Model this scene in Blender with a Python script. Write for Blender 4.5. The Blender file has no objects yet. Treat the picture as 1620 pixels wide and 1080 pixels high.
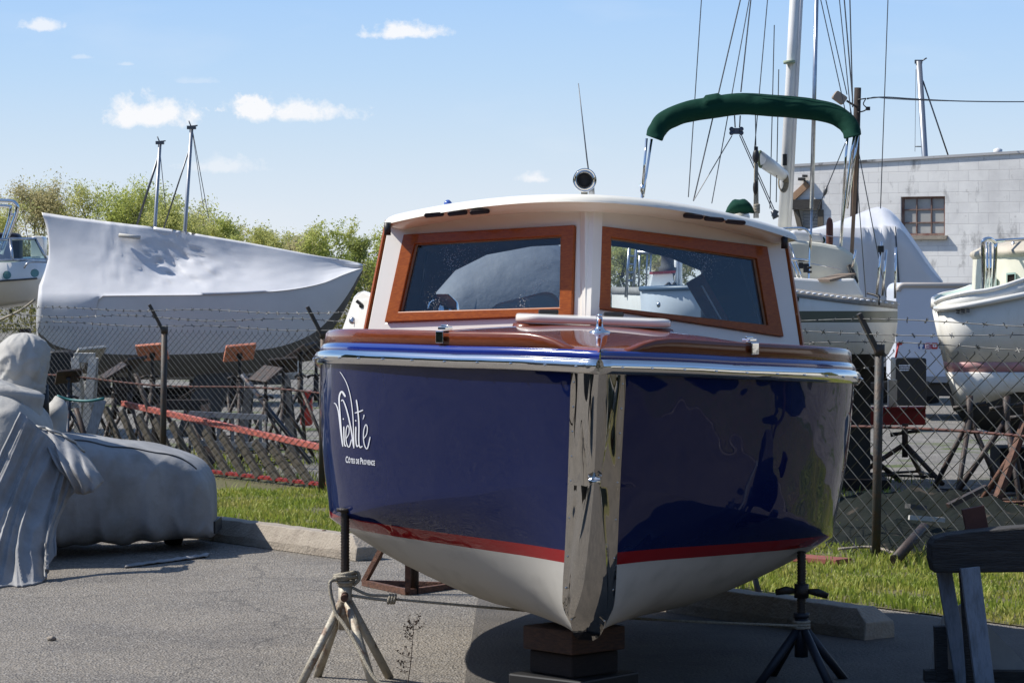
import bpy, bmesh, math, random
from mathutils import Vector, Matrix, noise
from mathutils.bvhtree import BVHTree
from mathutils.geometry import tessellate_polygon
R = math.radians
sin, cos, pi = math.sin, math.cos, math.pi
V = Vector
sc = bpy.context.scene
COL = sc.collection
rnd = random.Random(7)

# ------------------------------------------------------------------ camera, world, sun, exposure
F = 4400.0; HC = 1.75; YH = 450.0
TH = math.atan2(540 - YH, F)
cd = bpy.data.cameras.new('camera'); cam = bpy.data.objects.new('camera', cd); COL.objects.link(cam)
cam.location = (0, 0, HC); cam.rotation_euler = (R(90) - TH, 0, 0)
cd.sensor_fit = 'HORIZONTAL'; cd.sensor_width = 36; cd.lens = 36 * F / 1620
cd.clip_start = 0.1; cd.clip_end = 3000
sc.camera = cam
FW = V((0, cos(TH), -sin(TH))); UP = V((0, sin(TH), cos(TH))); CAM = V((0, 0, HC))
SUN = V((-0.92, 0.08, 1.0)).normalized()
EL = math.asin(SUN.z); AZ = math.atan2(SUN.x, SUN.y)
sl = bpy.data.lights.new('sun', 'SUN'); sl.energy = 5.0; sl.angle = R(0.53); sl.color = (1.0, 0.95, 0.87)
so = bpy.data.objects.new('sun', sl); COL.objects.link(so)
so.rotation_euler = SUN.to_track_quat('Z', 'Y').to_euler(); so.location = (-30, 10, 40)
sc.view_settings.view_transform = 'Standard'; sc.view_settings.look = 'None'
sc.view_settings.exposure = 0.25; sc.view_settings.gamma = 1.0
sc.cycles.max_bounces = 10; sc.cycles.transparent_max_bounces = 16
sc.cycles.caustics_reflective = False; sc.cycles.caustics_refractive = False
sc.cycles.sample_clamp_indirect = 6.0

def make_world():
    w = bpy.data.worlds.new('World'); sc.world = w; w.use_nodes = True
    nt = w.node_tree; nt.nodes.clear(); N = nt.nodes.new; L = nt.links.new
    out = N('ShaderNodeOutputWorld'); bg = N('ShaderNodeBackground'); L(bg.outputs[0], out.inputs[0])
    bg.inputs[1].default_value = 0.15
    sky = N('ShaderNodeTexSky'); sky.sky_type = 'NISHITA'; sky.sun_disc = False
    sky.sun_elevation = EL; sky.sun_rotation = AZ
    sky.air_density = 1.0; sky.dust_density = 0.4; sky.ozone_density = 3.0; sky.altitude = 0
    tc = N('ShaderNodeTexCoord'); sep = N('ShaderNodeSeparateXYZ'); L(tc.outputs['Generated'], sep.inputs[0])
    def M(op, a, b=None, c=None):
        n = N('ShaderNodeMath'); n.operation = op
        for i, q in enumerate((a, b, c)):
            if q is None: continue
            if isinstance(q, (int, float)): n.inputs[i].default_value = q
            else: L(q, n.inputs[i])
        return n.outputs[0]
    ay = M('MAXIMUM', sep.outputs[1], 0.05)
    u = M('DIVIDE', sep.outputs[0], ay); v = M('DIVIDE', sep.outputs[2], ay)
    comb = N('ShaderNodeCombineXYZ'); L(u, comb.inputs[0]); L(v, comb.inputs[1])
    nz = N('ShaderNodeTexNoise'); nz.inputs['Scale'].default_value = 125; nz.inputs['Detail'].default_value = 7
    nz.inputs['Roughness'].default_value = .62
    L(comb.outputs[0], nz.inputs['Vector'])
    n1 = M('SUBTRACT', nz.outputs[0], .5)
    nb = N('ShaderNodeTexNoise'); nb.inputs['Scale'].default_value = 9; nb.inputs['Detail'].default_value = 5
    mp = N('ShaderNodeMapping'); mp.inputs['Scale'].default_value = (1, 3.2, 1); L(comb.outputs[0], mp.inputs[0]); L(mp.outputs[0], nb.inputs['Vector'])
    tot = None
    clouds = [(62, 44, 36, 17, .75), (636, 55, 66, 22, 1.0), (238, 188, 84, 38, 1.05), (455, 182, 112, 30, .95),
              (400, 176, 55, 24, .8), (845, 284, 28, 14, .8), (352, 266, 75, 22, .5), (130, 92, 20, 6, .3), (200, 103, 14, 5, .3), (310, 130, 40, 8, .2)]
    for (px, py, a, b, st) in clouds:
        u0 = (px - 810) / F; v0 = (YH - py) / F
        du = M('DIVIDE', M('SUBTRACT', u, u0), a / F)
        dv = M('DIVIDE', M('SUBTRACT', v, v0), b / F)
        dv = M('ADD', M('MULTIPLY', M('MINIMUM', dv, 0), 2.4), M('MAXIMUM', dv, 0))   # flat bases
        r2 = M('ADD', M('MULTIPLY', du, du), M('MULTIPLY', dv, dv))
        q = M('SUBTRACT', 1.0, M('SQRT', r2))
        q = M('ADD', q, M('MULTIPLY', n1, 2.6))
        q = M('MULTIPLY', M('MINIMUM', M('MULTIPLY', M('MAXIMUM', q, 0), 1.6), 1), st * .9)
        tot = q if tot is None else M('ADD', tot, q)
    thin = M('MULTIPLY', M('MAXIMUM', M('SUBTRACT', nb.outputs[0], .55), 0), .7)
    tot = M('MINIMUM', M('ADD', tot, thin), .92)
    # pale veil towards the horizon
    el = M('ABSOLUTE', M('ARCSINE', sep.outputs[2]))
    rp = N('ShaderNodeValToRGB'); L(M('DIVIDE', el, .5), rp.inputs[0]); e = rp.color_ramp.elements
    KS = 1/ (.15 * 2**.25)
    def stop(pos, c):
        q = e.new(pos); q.color = (c[0]*KS/8, c[1]*KS/8, c[2]*KS/8, 1)
    e[0].position = 0; e[0].color = (.80*KS/8, .855*KS/8, .92*KS/8, 1)
    e[1].position = 1; e[1].color = (.075*KS/8, .19*KS/8, .50*KS/8, 1)
    stop(.05, (.72, .80, .91)); stop(.10, (.595, .735, .905)); stop(.15, (.48, .675, .93)); stop(.215, (.375, .60, .95)); stop(.5, (.16, .34, .72))
    k8 = N('ShaderNodeMix'); k8.data_type = 'RGBA'; k8.blend_type = 'MULTIPLY'; k8.inputs[0].default_value = 1; L(rp.outputs[0], k8.inputs[6]); k8.inputs[7].default_value = (8, 8, 8, 1)
    veil = M('MULTIPLY', M('MINIMUM', M('MAXIMUM', M('SUBTRACT', 1.6, M('DIVIDE', el, .42)), 0), 1), .92)
    mx = N('ShaderNodeMix'); mx.data_type = 'RGBA'
    L(veil, mx.inputs[0]); L(sky.outputs[0], mx.inputs[6]); L(k8.outputs[2], mx.inputs[7])
    mx2 = N('ShaderNodeMix'); mx2.data_type = 'RGBA'
    L(tot, mx2.inputs[0]); L(mx.outputs[2], mx2.inputs[6]); mx2.inputs[7].default_value = (5.5, 5.5, 5.6, 1)
    L(mx2.outputs[2], bg.inputs[0])
make_world()

# ------------------------------------------------------------------ projection helpers (pixel of the photo -> point in the place)
def ray(px, py): return FW + V(((px - 810) / F, 0, 0)) + UP * ((540 - py) / F)
def P(px, py, d):
    r = ray(px, py); return CAM + r * (d / r.y)
def G(px, py, z=0.0):
    r = ray(px, py); return CAM + r * ((z - HC) / r.z)
def on_plane(px, py, p0, n):
    r = ray(px, py); return CAM + r * ((p0 - CAM).dot(n) / r.dot(n))
def pix(p):
    q = V(p) - CAM; y = q.dot(FW)
    return 810 + F * q.x / y, 540 - F * q.dot(UP) / y
def lerp(a, b, t): return a + (b - a) * t
def tab(t, x):
    """smooth (Catmull-Rom) look-up in a table of (x, y)"""
    if x <= t[0][0]: return t[0][1]
    if x >= t[-1][0]: return t[-1][1]
    for i in range(len(t) - 1):
        if x <= t[i + 1][0]: break
    x0, y0 = t[i]; x1, y1 = t[i + 1]; h = x1 - x0; u = (x - x0) / h
    m0 = (y1 - t[i - 1][1]) / (x1 - t[i - 1][0]) if i > 0 else (y1 - y0) / h
    m1 = (t[i + 2][1] - y0) / (t[i + 2][0] - x0) if i + 2 < len(t) else (y1 - y0) / h
    return (2*u**3 - 3*u*u + 1)*y0 + (u**3 - 2*u*u + u)*h*m0 + (-2*u**3 + 3*u*u)*y1 + (u**3 - u*u)*h*m1
def crv(pts, n):
    """smooth 3D/2D curve through points"""
    out = []; k = len(pts)
    tt = [[(i, p[c]) for i, p in enumerate(pts)] for c in range(len(pts[0]))]
    for j in range(n):
        x = (k - 1) * j / (n - 1); out.append(V([tab(t, x) for t in tt]))
    return out

# ------------------------------------------------------------------ mesh builder
ORG = {}
class MB:
    def __init__(s): s.v = []; s.f = []; s.s = []
    def add(s, vs, fs, smooth=False):
        o = len(s.v); s.v += [V(p) for p in vs]
        for f in fs: s.f.append([i + o for i in f]); s.s.append(smooth)
        return s
    def box(s, c, size, rot=None):
        x, y, z = [q / 2 for q in size]; c = V(c)
        vs = [V((a, b, d)) for d in (-z, z) for b in (-y, y) for a in (-x, x)]
        if rot is not None: vs = [rot @ p for p in vs]
        return s.add([p + c for p in vs], [(0, 2, 3, 1), (4, 5, 7, 6), (0, 1, 5, 4), (2, 6, 7, 3), (0, 4, 6, 2), (1, 3, 7, 5)])
    def beam(s, a, b, w, h, up=(0, 0, 1)):
        a = V(a); b = V(b); t = (b - a).normalized(); sd = t.cross(V(up))
        if sd.length < 1e-4: sd = t.cross(V((0, 1, 0)))
        sd.normalize(); u = sd.cross(t)
        vs = [p + sd * (i * w / 2) + u * (j * h / 2) for p in (a, b) for (i, j) in ((-1, -1), (1, -1), (1, 1), (-1, 1))]
        return s.add(vs, [(0, 1, 2, 3), (7, 6, 5, 4), (0, 4, 5, 1), (1, 5, 6, 2), (2, 6, 7, 3), (3, 7, 4, 0)])
    def tube(s, pts, r, n=8, cap=True, flat=1.0, upv=None):
        pts = [V(p) for p in pts]; k = len(pts)
        rs = list(r) if isinstance(r, (list, tuple)) else [r] * k
        t0 = (pts[1] - pts[0]).normalized()
        u = V(upv) if upv else (V((0, 0, 1)) if abs(t0.z) < .9 else V((0, 1, 0)))
        vs = []
        for i in range(k):
            t = (pts[min(i + 1, k - 1)] - pts[max(i - 1, 0)]).normalized()
            u = (u - t * u.dot(t))
            u = u.normalized() if u.length > 1e-6 else t.orthogonal().normalized()
            w = t.cross(u)
            for j in range(n):
                a = 2 * pi * j / n; vs.append(pts[i] + u * (rs[i] * sin(a)) + w * (rs[i] * flat * cos(a)))
        fs = [(i*n + j, i*n + (j+1) % n, (i+1)*n + (j+1) % n, (i+1)*n + j) for i in range(k-1) for j in range(n)]
        s.add(vs, fs, n > 4)
        if cap and n > 2:
            o = len(s.v) - len(vs)
            s.f.append([o + j for j in reversed(range(n))]); s.s.append(False)
            s.f.append([o + (k-1)*n + j for j in range(n)]); s.s.append(False)
        return s
    def grid(s, rows, cu=False, cv=False, smooth=True):
        k = len(rows); n = len(rows[0]); vs = [p for r in rows for p in r]; fs = []
        for i in range(k if cv else k - 1):
            for j in range(n if cu else n - 1):
                fs.append((i*n + j, i*n + (j+1) % n, ((i+1) % k)*n + (j+1) % n, ((i+1) % k)*n + j))
        return s.add(vs, fs, smooth)
    def loft(s, rows, caps=True, smooth=True):
        s.grid(rows, cu=True, smooth=smooth)
        if caps:
            n = len(rows[0]); o = len(s.v) - n*len(rows)
            s.f.append([o + j for j in reversed(range(n))]); s.s.append(False)
            s.f.append([o + (len(rows)-1)*n + j for j in range(n)]); s.s.append(False)
        return s
    def lathe(s, prof, c, axis=(0, 0, 1), n=20):
        c = V(c); ax = V(axis).normalized(); u = ax.orthogonal().normalized(); w = ax.cross(u)
        rows = [[c + ax*h + u*(r*cos(2*pi*j/n)) + w*(r*sin(2*pi*j/n)) for j in range(n)] for r, h in prof]
        return s.loft(rows)
    def prism(s, poly, ext, smooth=False):
        poly = [V(p) for p in poly]; ext = V(ext); n = len(poly)
        return s.add(poly + [p + ext for p in poly], [list(reversed(range(n))), list(range(n, 2*n))] + [(i, (i+1) % n, n + (i+1) % n, n + i) for i in range(n)])
    def holed(s, outer, holes, ext):
        loops = [[V(p) for p in outer]] + [[V(p) for p in h] for h in holes]
        flat = [p for l in loops for p in l]; ext = V(ext); n = len(flat)
        tris = [list(t) for t in tessellate_polygon(loops)]
        fs = tris + [[i + n for i in reversed(t)] for t in tris]; o = 0
        for l in loops:
            k = len(l); fs += [(o+i, o+(i+1) % k, n+o+(i+1) % k, n+o+i) for i in range(k)]; o += k
        return s.add(flat + [p + ext for p in flat], fs)
    def ball(s, c, r, n=12, m=8, fn=None):
        c = V(c); rx, ry, rz = (r, r, r) if isinstance(r, (int, float)) else r
        rows = []
        for i in range(m + 1):
            a = -pi/2 + pi*i/m
            rows.append([c + V((rx*cos(a)*cos(2*pi*j/n), ry*cos(a)*sin(2*pi*j/n), rz*sin(a))) for j in range(n)])
        if fn: rows = [[fn(p) for p in r_] for r_ in rows]
        return s.grid(rows, cu=True)
    def build(s, name, mat, parent=None, bevel=0.0, sub=0, fix=True, auto=None):
        me = bpy.data.meshes.new(name)
        if parent is not None: org = ORG[parent.name]
        else:
            lo = [min(p[i] for p in s.v) for i in range(3)]; hi = [max(p[i] for p in s.v) for i in range(3)]
            org = V(((lo[0]+hi[0])/2, (lo[1]+hi[1])/2, lo[2]))
        me.from_pydata([p - org for p in s.v], [], s.f)
        me.polygons.foreach_set('use_smooth', s.s)
        if fix:
            bm = bmesh.new(); bm.from_mesh(me); bmesh.ops.recalc_face_normals(bm, faces=bm.faces); bm.to_mesh(me); bm.free()
        me.materials.append(mat); me.update()
        o = bpy.data.objects.new(name, me); COL.objects.link(o)
        if parent is not None: o.parent = parent
        else: o.location = org
        ORG[o.name] = org
        if bevel:
            b = o.modifiers.new('bevel', 'BEVEL'); b.width = bevel; b.segments = 2; b.limit_method = 'ANGLE'; b.angle_limit = R(40)
        if sub:
            b = o.modifiers.new('sub', 'SUBSURF'); b.levels = sub; b.render_levels = sub
        return o
def tag(o, label, cat, group=None, kind=None):
    if label: o['label'] = label
    if cat: o['category'] = cat
    if group: o['group'] = group
    if kind: o['kind'] = kind
    return o
def thing(name, label, cat, loc, group=None):
    o = bpy.data.objects.new(name, None); COL.objects.link(o); o.location = loc; o.empty_display_size = .2
    ORG[o.name] = V(loc); return tag(o, label, cat, group)
def copy_tree(root, loc, rz, label, group=None, scale=1.0, mats=None):
    def cp(o, par):
        c = o.copy(); COL.objects.link(c)
        if par is not None: c.parent = par
        if mats and c.type == 'MESH':
            c.material_slots[0].link = 'OBJECT'
            c.material_slots[0].material = mats.get(o.name.split('.')[0], mats.get('*', o.data.materials[0]))
        for ch in [q for q in KIDS.get(o.name, [])]: cp(ch, c)
        return c
    r = cp(root, None); r.location = loc; r.rotation_euler = (0, 0, rz); r.scale = (scale,)*3
    r['label'] = label
    if group: r['group'] = group
    return r
KIDS = {}
def note_kids():
    KIDS.clear()
    for o in COL.objects:
        if o.parent: KIDS.setdefault(o.parent.name, []).append(o)

# ------------------------------------------------------------------ materials
def mat(name, col, rough=.6, metal=0.0, col2=None, ns=6.0, bump=0.0, bs=40.0, coat=0.0, spec=.5, detail=5, stretch=None, lo=.35, hi=.65, trans=0.0, col3=None, ns3=1.0, lo3=.55, hi3=.7, bd=.02, ridge=0.0, rs=3.0):
    m = bpy.data.materials.new(name); m.use_nodes = True; nt = m.node_tree; b = nt.nodes['Principled BSDF']; N = nt.nodes.new; L = nt.links.new
    b.inputs['Roughness'].default_value = rough; b.inputs['Metallic'].default_value = metal
    b.inputs['Specular IOR Level'].default_value = spec
    b.inputs['Coat Weight'].default_value = coat; b.inputs['Coat Roughness'].default_value = .03
    c4 = lambda c: (c[0], c[1], c[2], 1)
    b.inputs['Base Color'].default_value = c4(col)
    tc = N('ShaderNodeTexCoord'); vec = tc.outputs['Object']
    if stretch:
        mp = N('ShaderNodeMapping'); mp.inputs['Scale'].default_value = stretch; L(vec, mp.inputs[0]); vec = mp.outputs[0]
    cur = None
    def noisefac(scale, lo, hi, det=detail):
        n = N('ShaderNodeTexNoise'); n.inputs['Scale'].default_value = scale; n.inputs['Detail'].default_value = det; n.inputs['Roughness'].default_value = .62
        L(vec, n.inputs['Vector']); r = N('ShaderNodeMapRange'); r.inputs[1].default_value = lo; r.inputs[2].default_value = hi; L(n.outputs[0], r.inputs[0]); return r.outputs[0]
    if col2:
        mx = N('ShaderNodeMix'); mx.data_type = 'RGBA'; L(noisefac(ns, lo, hi), mx.inputs[0])
        mx.inputs[6].default_value = c4(col); mx.inputs[7].default_value = c4(col2); cur = mx.outputs[2]
    if col3:
        mx = N('ShaderNodeMix'); mx.data_type = 'RGBA'; L(noisefac(ns3, lo3, hi3), mx.inputs[0])
        if cur: L(cur, mx.inputs[6])
        else: mx.inputs[6].default_value = c4(col)
        mx.inputs[7].default_value = c4(col3); cur = mx.outputs[2]
    if cur: L(cur, b.inputs['Base Color'])
    if bump:
        n = N('ShaderNodeTexNoise'); n.inputs['Scale'].default_value = bs; n.inputs['Detail'].default_value = 4; L(vec, n.inputs['Vector'])
        bp = N('ShaderNodeBump'); bp.inputs['Strength'].default_value = bump; bp.inputs['Distance'].default_value = bd; L(n.outputs[0], bp.inputs['Height']); L(bp.outputs[0], b.inputs['Normal'])
    if ridge:
        n = N('ShaderNodeTexNoise'); n.noise_type = 'RIDGED_MULTIFRACTAL'; n.normalize = True; n.inputs['Scale'].default_value = rs; n.inputs['Detail'].default_value = 2.5; n.inputs['Distortion'].default_value = .6; L(vec, n.inputs['Vector'])
        b2 = N('ShaderNodeBump'); b2.inputs['Strength'].default_value = ridge; b2.inputs['Distance'].default_value = .05; L(n.outputs[0], b2.inputs['Height'])
        if b.inputs['Normal'].links: L(b.inputs['Normal'].links[0].from_socket, b2.inputs['Normal'])
        L(b2.outputs[0], b.inputs['Normal'])
    if trans:
        o = nt.nodes['Material Output']; t = N('ShaderNodeBsdfTranslucent'); mx = N('ShaderNodeMixShader'); mx.inputs[0].default_value = trans
        if cur: L(cur, t.inputs[0])
        else: t.inputs[0].default_value = c4(col)
        L(b.outputs[0], mx.inputs[1]); L(t.outputs[0], mx.inputs[2]); L(mx.outputs[0], o.inputs[0])
    return m
def nodes(m): return m.node_tree, m.node_tree.nodes.new, m.node_tree.links.new, m.node_tree.nodes['Principled BSDF']

M = {}
M['chrome'] = mat('polished_steel', (.78, .77, .75), .06, 1.0, bump=.05, bs=9, bd=.02)
M['stem'] = mat('stem_plate_steel', (.54, .52, .49), .025, 1.0)
M['steel'] = mat('brushed_steel', (.55, .56, .58), .3, 1.0, col2=(.42, .43, .45), ns=20)
M['wood'] = mat('varnished_mahogany', (.19, .045, .013), .25, 0, col2=(.12, .026, .008), ns=9, stretch=(2, 2, 26), coat=.6, spec=.3)
M['deckwood'] = mat('varnished_deck', (.26, .062, .022), .16, 0, col2=(.19, .042, .014), ns=7, stretch=(22, 1.2, 5), coat=1.0)
M['framewood'] = mat('varnished_window_frame', (.36, .092, .010), .35, 0, col2=(.25, .055, .007), ns=10, stretch=(3, 6, 14), coat=.25, spec=.25)
M['white'] = mat('white_gelcoat', (.80, .78, .725), .25, 0, coat=.4, col2=(.755, .735, .68), ns=3)
M['roofwhite'] = mat('cream_roof_paint', (.83, .80, .70), .3, 0, coat=.3, col2=(.77, .74, .64), ns=2.5)
M['black'] = mat('black_rubber', (.015, .015, .016), .5)
M['blacksteel'] = mat('black_greasy_steel', (.018, .017, .017), .45, .3, col2=(.04, .028, .02), ns=30, bump=.3, bs=120)
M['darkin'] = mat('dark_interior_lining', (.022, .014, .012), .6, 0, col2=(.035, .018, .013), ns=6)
M['navy'] = mat('navy_upholstery', (.012, .016, .035), .6)
M['rope'] = mat('weathered_rope', (.42, .38, .30), .9, 0, col2=(.28, .25, .19), ns=90, bump=.6, bs=220)
M['rust'] = mat('rusty_steel', (.16, .075, .045), .75, .2, col2=(.07, .035, .025), ns=25, bump=.3, bs=90)
M['creampipe'] = mat('flaking_cream_paint_pipe', (.42, .38, .30), .55, .1, col2=(.17, .09, .05), ns=16, lo=.52, hi=.66, bump=.2, bs=60)
M['bluepipe'] = mat('worn_blue_paint_pipe', (.035, .05, .075), .5, .2, col2=(.10, .06, .045), ns=18, lo=.5, hi=.65)
M['darkpipe'] = mat('dark_oily_steel', (.030, .030, .030), .6, .2, col2=(.065, .04, .03), ns=14, bump=.2, bs=70)
M['orange'] = mat('orange_painted_plywood', (.85, .33, .20), .6, 0, col2=(.72, .25, .14), ns=9, col3=(.30, .2, .15), ns3=14, lo3=.62, hi3=.68)
M['greypad'] = mat('grey_painted_plywood', (.55, .54, .50), .7, 0, col2=(.40, .39, .36), ns=9)
M['timber'] = mat('old_timber', (.026, .018, .014), .9, 0, col2=(.017, .012, .010), ns=9, stretch=(3, 3, 16), bump=.4, bs=30)
M['timber2'] = mat('orange_timber', (.085, .038, .018), .8, 0, col2=(.04, .02, .012), ns=9, stretch=(3, 3, 16), bump=.3, bs=30)
M['concrete'] = mat('concrete', (.36, .315, .255), .9, 0, col2=(.27, .23, .185), ns=7, bump=.5, bs=60, col3=(.13, .115, .10), ns3=5, lo3=.58, hi3=.75)
M['tarp'] = mat('grey_boat_cover_canvas', (.31, .312, .315), .8, 0, col2=(.215, .213, .21), ns=3.5, bump=.35, bs=9, bd=.03, ridge=.55, rs=2.6, col3=(.16, .145, .125), ns3=2.2, lo3=.58, hi3=.8)
M['tarplight'] = mat('pale_faded_canvas', (.46, .45, .42), .8, 0, col2=(.36, .35, .325), ns=4, bump=.3, bs=11, bd=.03, ridge=.5, rs=4)
M['wrap'] = mat('white_shrink_wrap', (.73, .735, .75), .35, 0, col2=(.68, .685, .70), ns=2.0, bump=.06, bs=5, bd=.05, ridge=.38, rs=2.4, trans=.12)
M['graygel'] = mat('dull_white_hull', (.70, .69, .67), .4, 0, col2=(.64, .63, .61), ns=2.5, bump=.05, bs=3)
M['antifoul'] = mat('grey_antifouling', (.17, .165, .15), .8, 0, col2=(.11, .105, .095), ns=4, bump=.2, bs=30)
M['keelgrey'] = mat('dark_keel_paint', (.085, .085, .085), .8, 0, col2=(.055, .055, .055), ns=5)
M['green'] = mat('dark_green_canvas', (.004, .038, .024), .85, 0, spec=.15, col2=(.004, .035, .022), ns=9, bump=.3, bs=14, bd=.02, ridge=.35, rs=5)
M['mast'] = mat('white_mast_paint', (.74, .74, .73), .35, 0, col2=(.64, .64, .63), ns=3)
M['alu'] = mat('grey_anodised_mast', (.30, .32, .35), .4, .6)
M['wire'] = mat('rigging_wire', (.11, .115, .125), .4, .6)
M['galv'] = mat('galvanised_wire', (.15, .155, .155), .5, .5, col2=(.08, .08, .075), ns=12)
M['post'] = mat('weathered_fence_post', (.055, .06, .06), .6, .3, col2=(.085, .06, .045), ns=20, bump=.2, bs=60)
M['redpaint'] = mat('faded_red_paint', (.50, .13, .095), .6, 0, col2=(.42, .12, .09), ns=8, col3=(.55, .33, .28), ns3=20, lo3=.6, hi3=.75)
M['slat'] = mat('weathered_slats', (.13, .112, .085), .9, 0, col2=(.085, .074, .058), ns=8, stretch=(4, 4, 20), bump=.4, bs=30)
M['redbeam'] = mat('red_steel_beam', (.30, .02, .018), .5, 0, col2=(.22, .018, .016), ns=6)
M['greenstripe'] = mat('sage_stripe_paint', (.115, .125, .09), .4)
M['teak'] = mat('weathered_teak', (.24, .19, .15), .8, 0, col2=(.16, .12, .095), ns=20, stretch=(20, 3, 3))
M['fenderbrown'] = mat('brown_leather_fender', (.11, .035, .022), .6)
M['trailer'] = mat('white_trailer_skin', (.62, .66, .74), .35, 0, col2=(.59, .63, .70), ns=1.5)
M['dirtyhull'] = mat('dirty_white_hull', (.80, .785, .73), .5, 0, col2=(.68, .655, .58), ns=5, stretch=(3, 3, .7), lo=.5, hi=.85)
M['pinkstripe'] = mat('faded_pink_stripe', (.55, .25, .25), .5, 0, col2=(.38, .22, .2), ns=9)
M['blackbottom'] = mat('black_bottom_paint', (.02, .02, .019), .7, 0, col2=(.035, .034, .03), ns=6)
M['cream'] = mat('cream_deckhouse', (.74, .72, .60), .4, 0, col2=(.66, .63, .52), ns=5)
M['aqua'] = mat('pale_green_inner_bulwark', (.42, .53, .47), .6)
M['poleWood'] = mat('creosoted_pole', (.03, .023, .019), .9, 0, col2=(.05, .036, .03), ns=7, stretch=(6, 6, .8), bump=.5, bs=20)
M['plank'] = mat('bare_plank', (.36, .22, .13), .8, 0, col2=(.28, .17, .10), ns=9)
M['bluewhite'] = mat('blue_white_painted_lumber', (.20, .235, .285), .6, 0, col2=(.12, .14, .165), ns=10, stretch=(4, 4, 1), lo=.45, hi=.7, bump=.3, bs=30)
M['darktimber'] = mat('dark_weathered_beam', (.055, .052, .050), .9, 0, col2=(.028, .026, .025), ns=6, stretch=(1, 5, 8), bump=.7, bs=22)
M['panel'] = mat('grey_plywood_gusset', (.40, .39, .36), .8, 0, col2=(.33, .32, .30), ns=6)
M['brownboard'] = mat('red_brown_board', (.12, .045, .03), .8, 0, col2=(.08, .03, .02), ns=8)
M['redplastic'] = mat('red_plastic', (.45, .03, .02), .4)
M['weed'] = mat('dry_weed', (.055, .035, .025), .9)
M['bark'] = mat('bark', (.085, .07, .055), .9, 0, col2=(.05, .042, .035), ns=3)
M['letter'] = mat('white_lettering', (.72, .74, .78), .4)
def glassmat(name, tint, speck=0.0):
    m = bpy.data.materials.new(name); m.use_nodes = True; nt = m.node_tree; nt.nodes.clear(); N = nt.nodes.new; L = nt.links.new
    o = N('ShaderNodeOutputMaterial'); mx = N('ShaderNodeMixShader'); t = N('ShaderNodeBsdfTransparent'); g = N('ShaderNodeBsdfGlossy'); fr = N('ShaderNodeFresnel')
    t.inputs[0].default_value = tint; g.inputs['Roughness'].default_value = .01; g.inputs[0].default_value = (.6, .63, .66, 1); fr.inputs[0].default_value = 1.5
    L(fr.outputs[0], mx.inputs[0]); L(t.outputs[0], mx.inputs[1]); L(g.outputs[0], mx.inputs[2])
    if speck:
        tc = N('ShaderNodeTexCoord'); vo = N('ShaderNodeTexVoronoi'); vo.inputs['Scale'].default_value = 105; L(tc.outputs['Object'], vo.inputs['Vector'])
        nz = N('ShaderNodeTexNoise'); nz.inputs['Scale'].default_value = 4.5; L(tc.outputs['Object'], nz.inputs['Vector'])
        a = N('ShaderNodeMath'); a.operation = 'MULTIPLY_ADD'; L(nz.outputs[0], a.inputs[0]); a.inputs[1].default_value = .8; a.inputs[2].default_value = -.355
        c = N('ShaderNodeMath'); c.operation = 'LESS_THAN'; L(vo.outputs['Distance'], c.inputs[0]); L(a.outputs[0], c.inputs[1])
        df = N('ShaderNodeBsdfDiffuse'); df.inputs[0].default_value = (.75, .75, .75, 1)
        sp = N('ShaderNodeMath'); sp.operation = 'MULTIPLY'; L(c.outputs[0], sp.inputs[0]); sp.inputs[1].default_value = speck
        m2 = N('ShaderNodeMixShader'); L(sp.outputs[0], m2.inputs[0]); L(mx.outputs[0], m2.inputs[1]); L(df.outputs[0], m2.inputs[2]); L(m2.outputs[0], o.inputs[0])
    else: L(mx.outputs[0], o.inputs[0])
    return m
M['glass'] = glassmat('cabin_glass', (.88, .92, .94, 1), .6)
M['glass2'] = glassmat('tinted_glass', (.45, .62, .62, 1))
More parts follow.
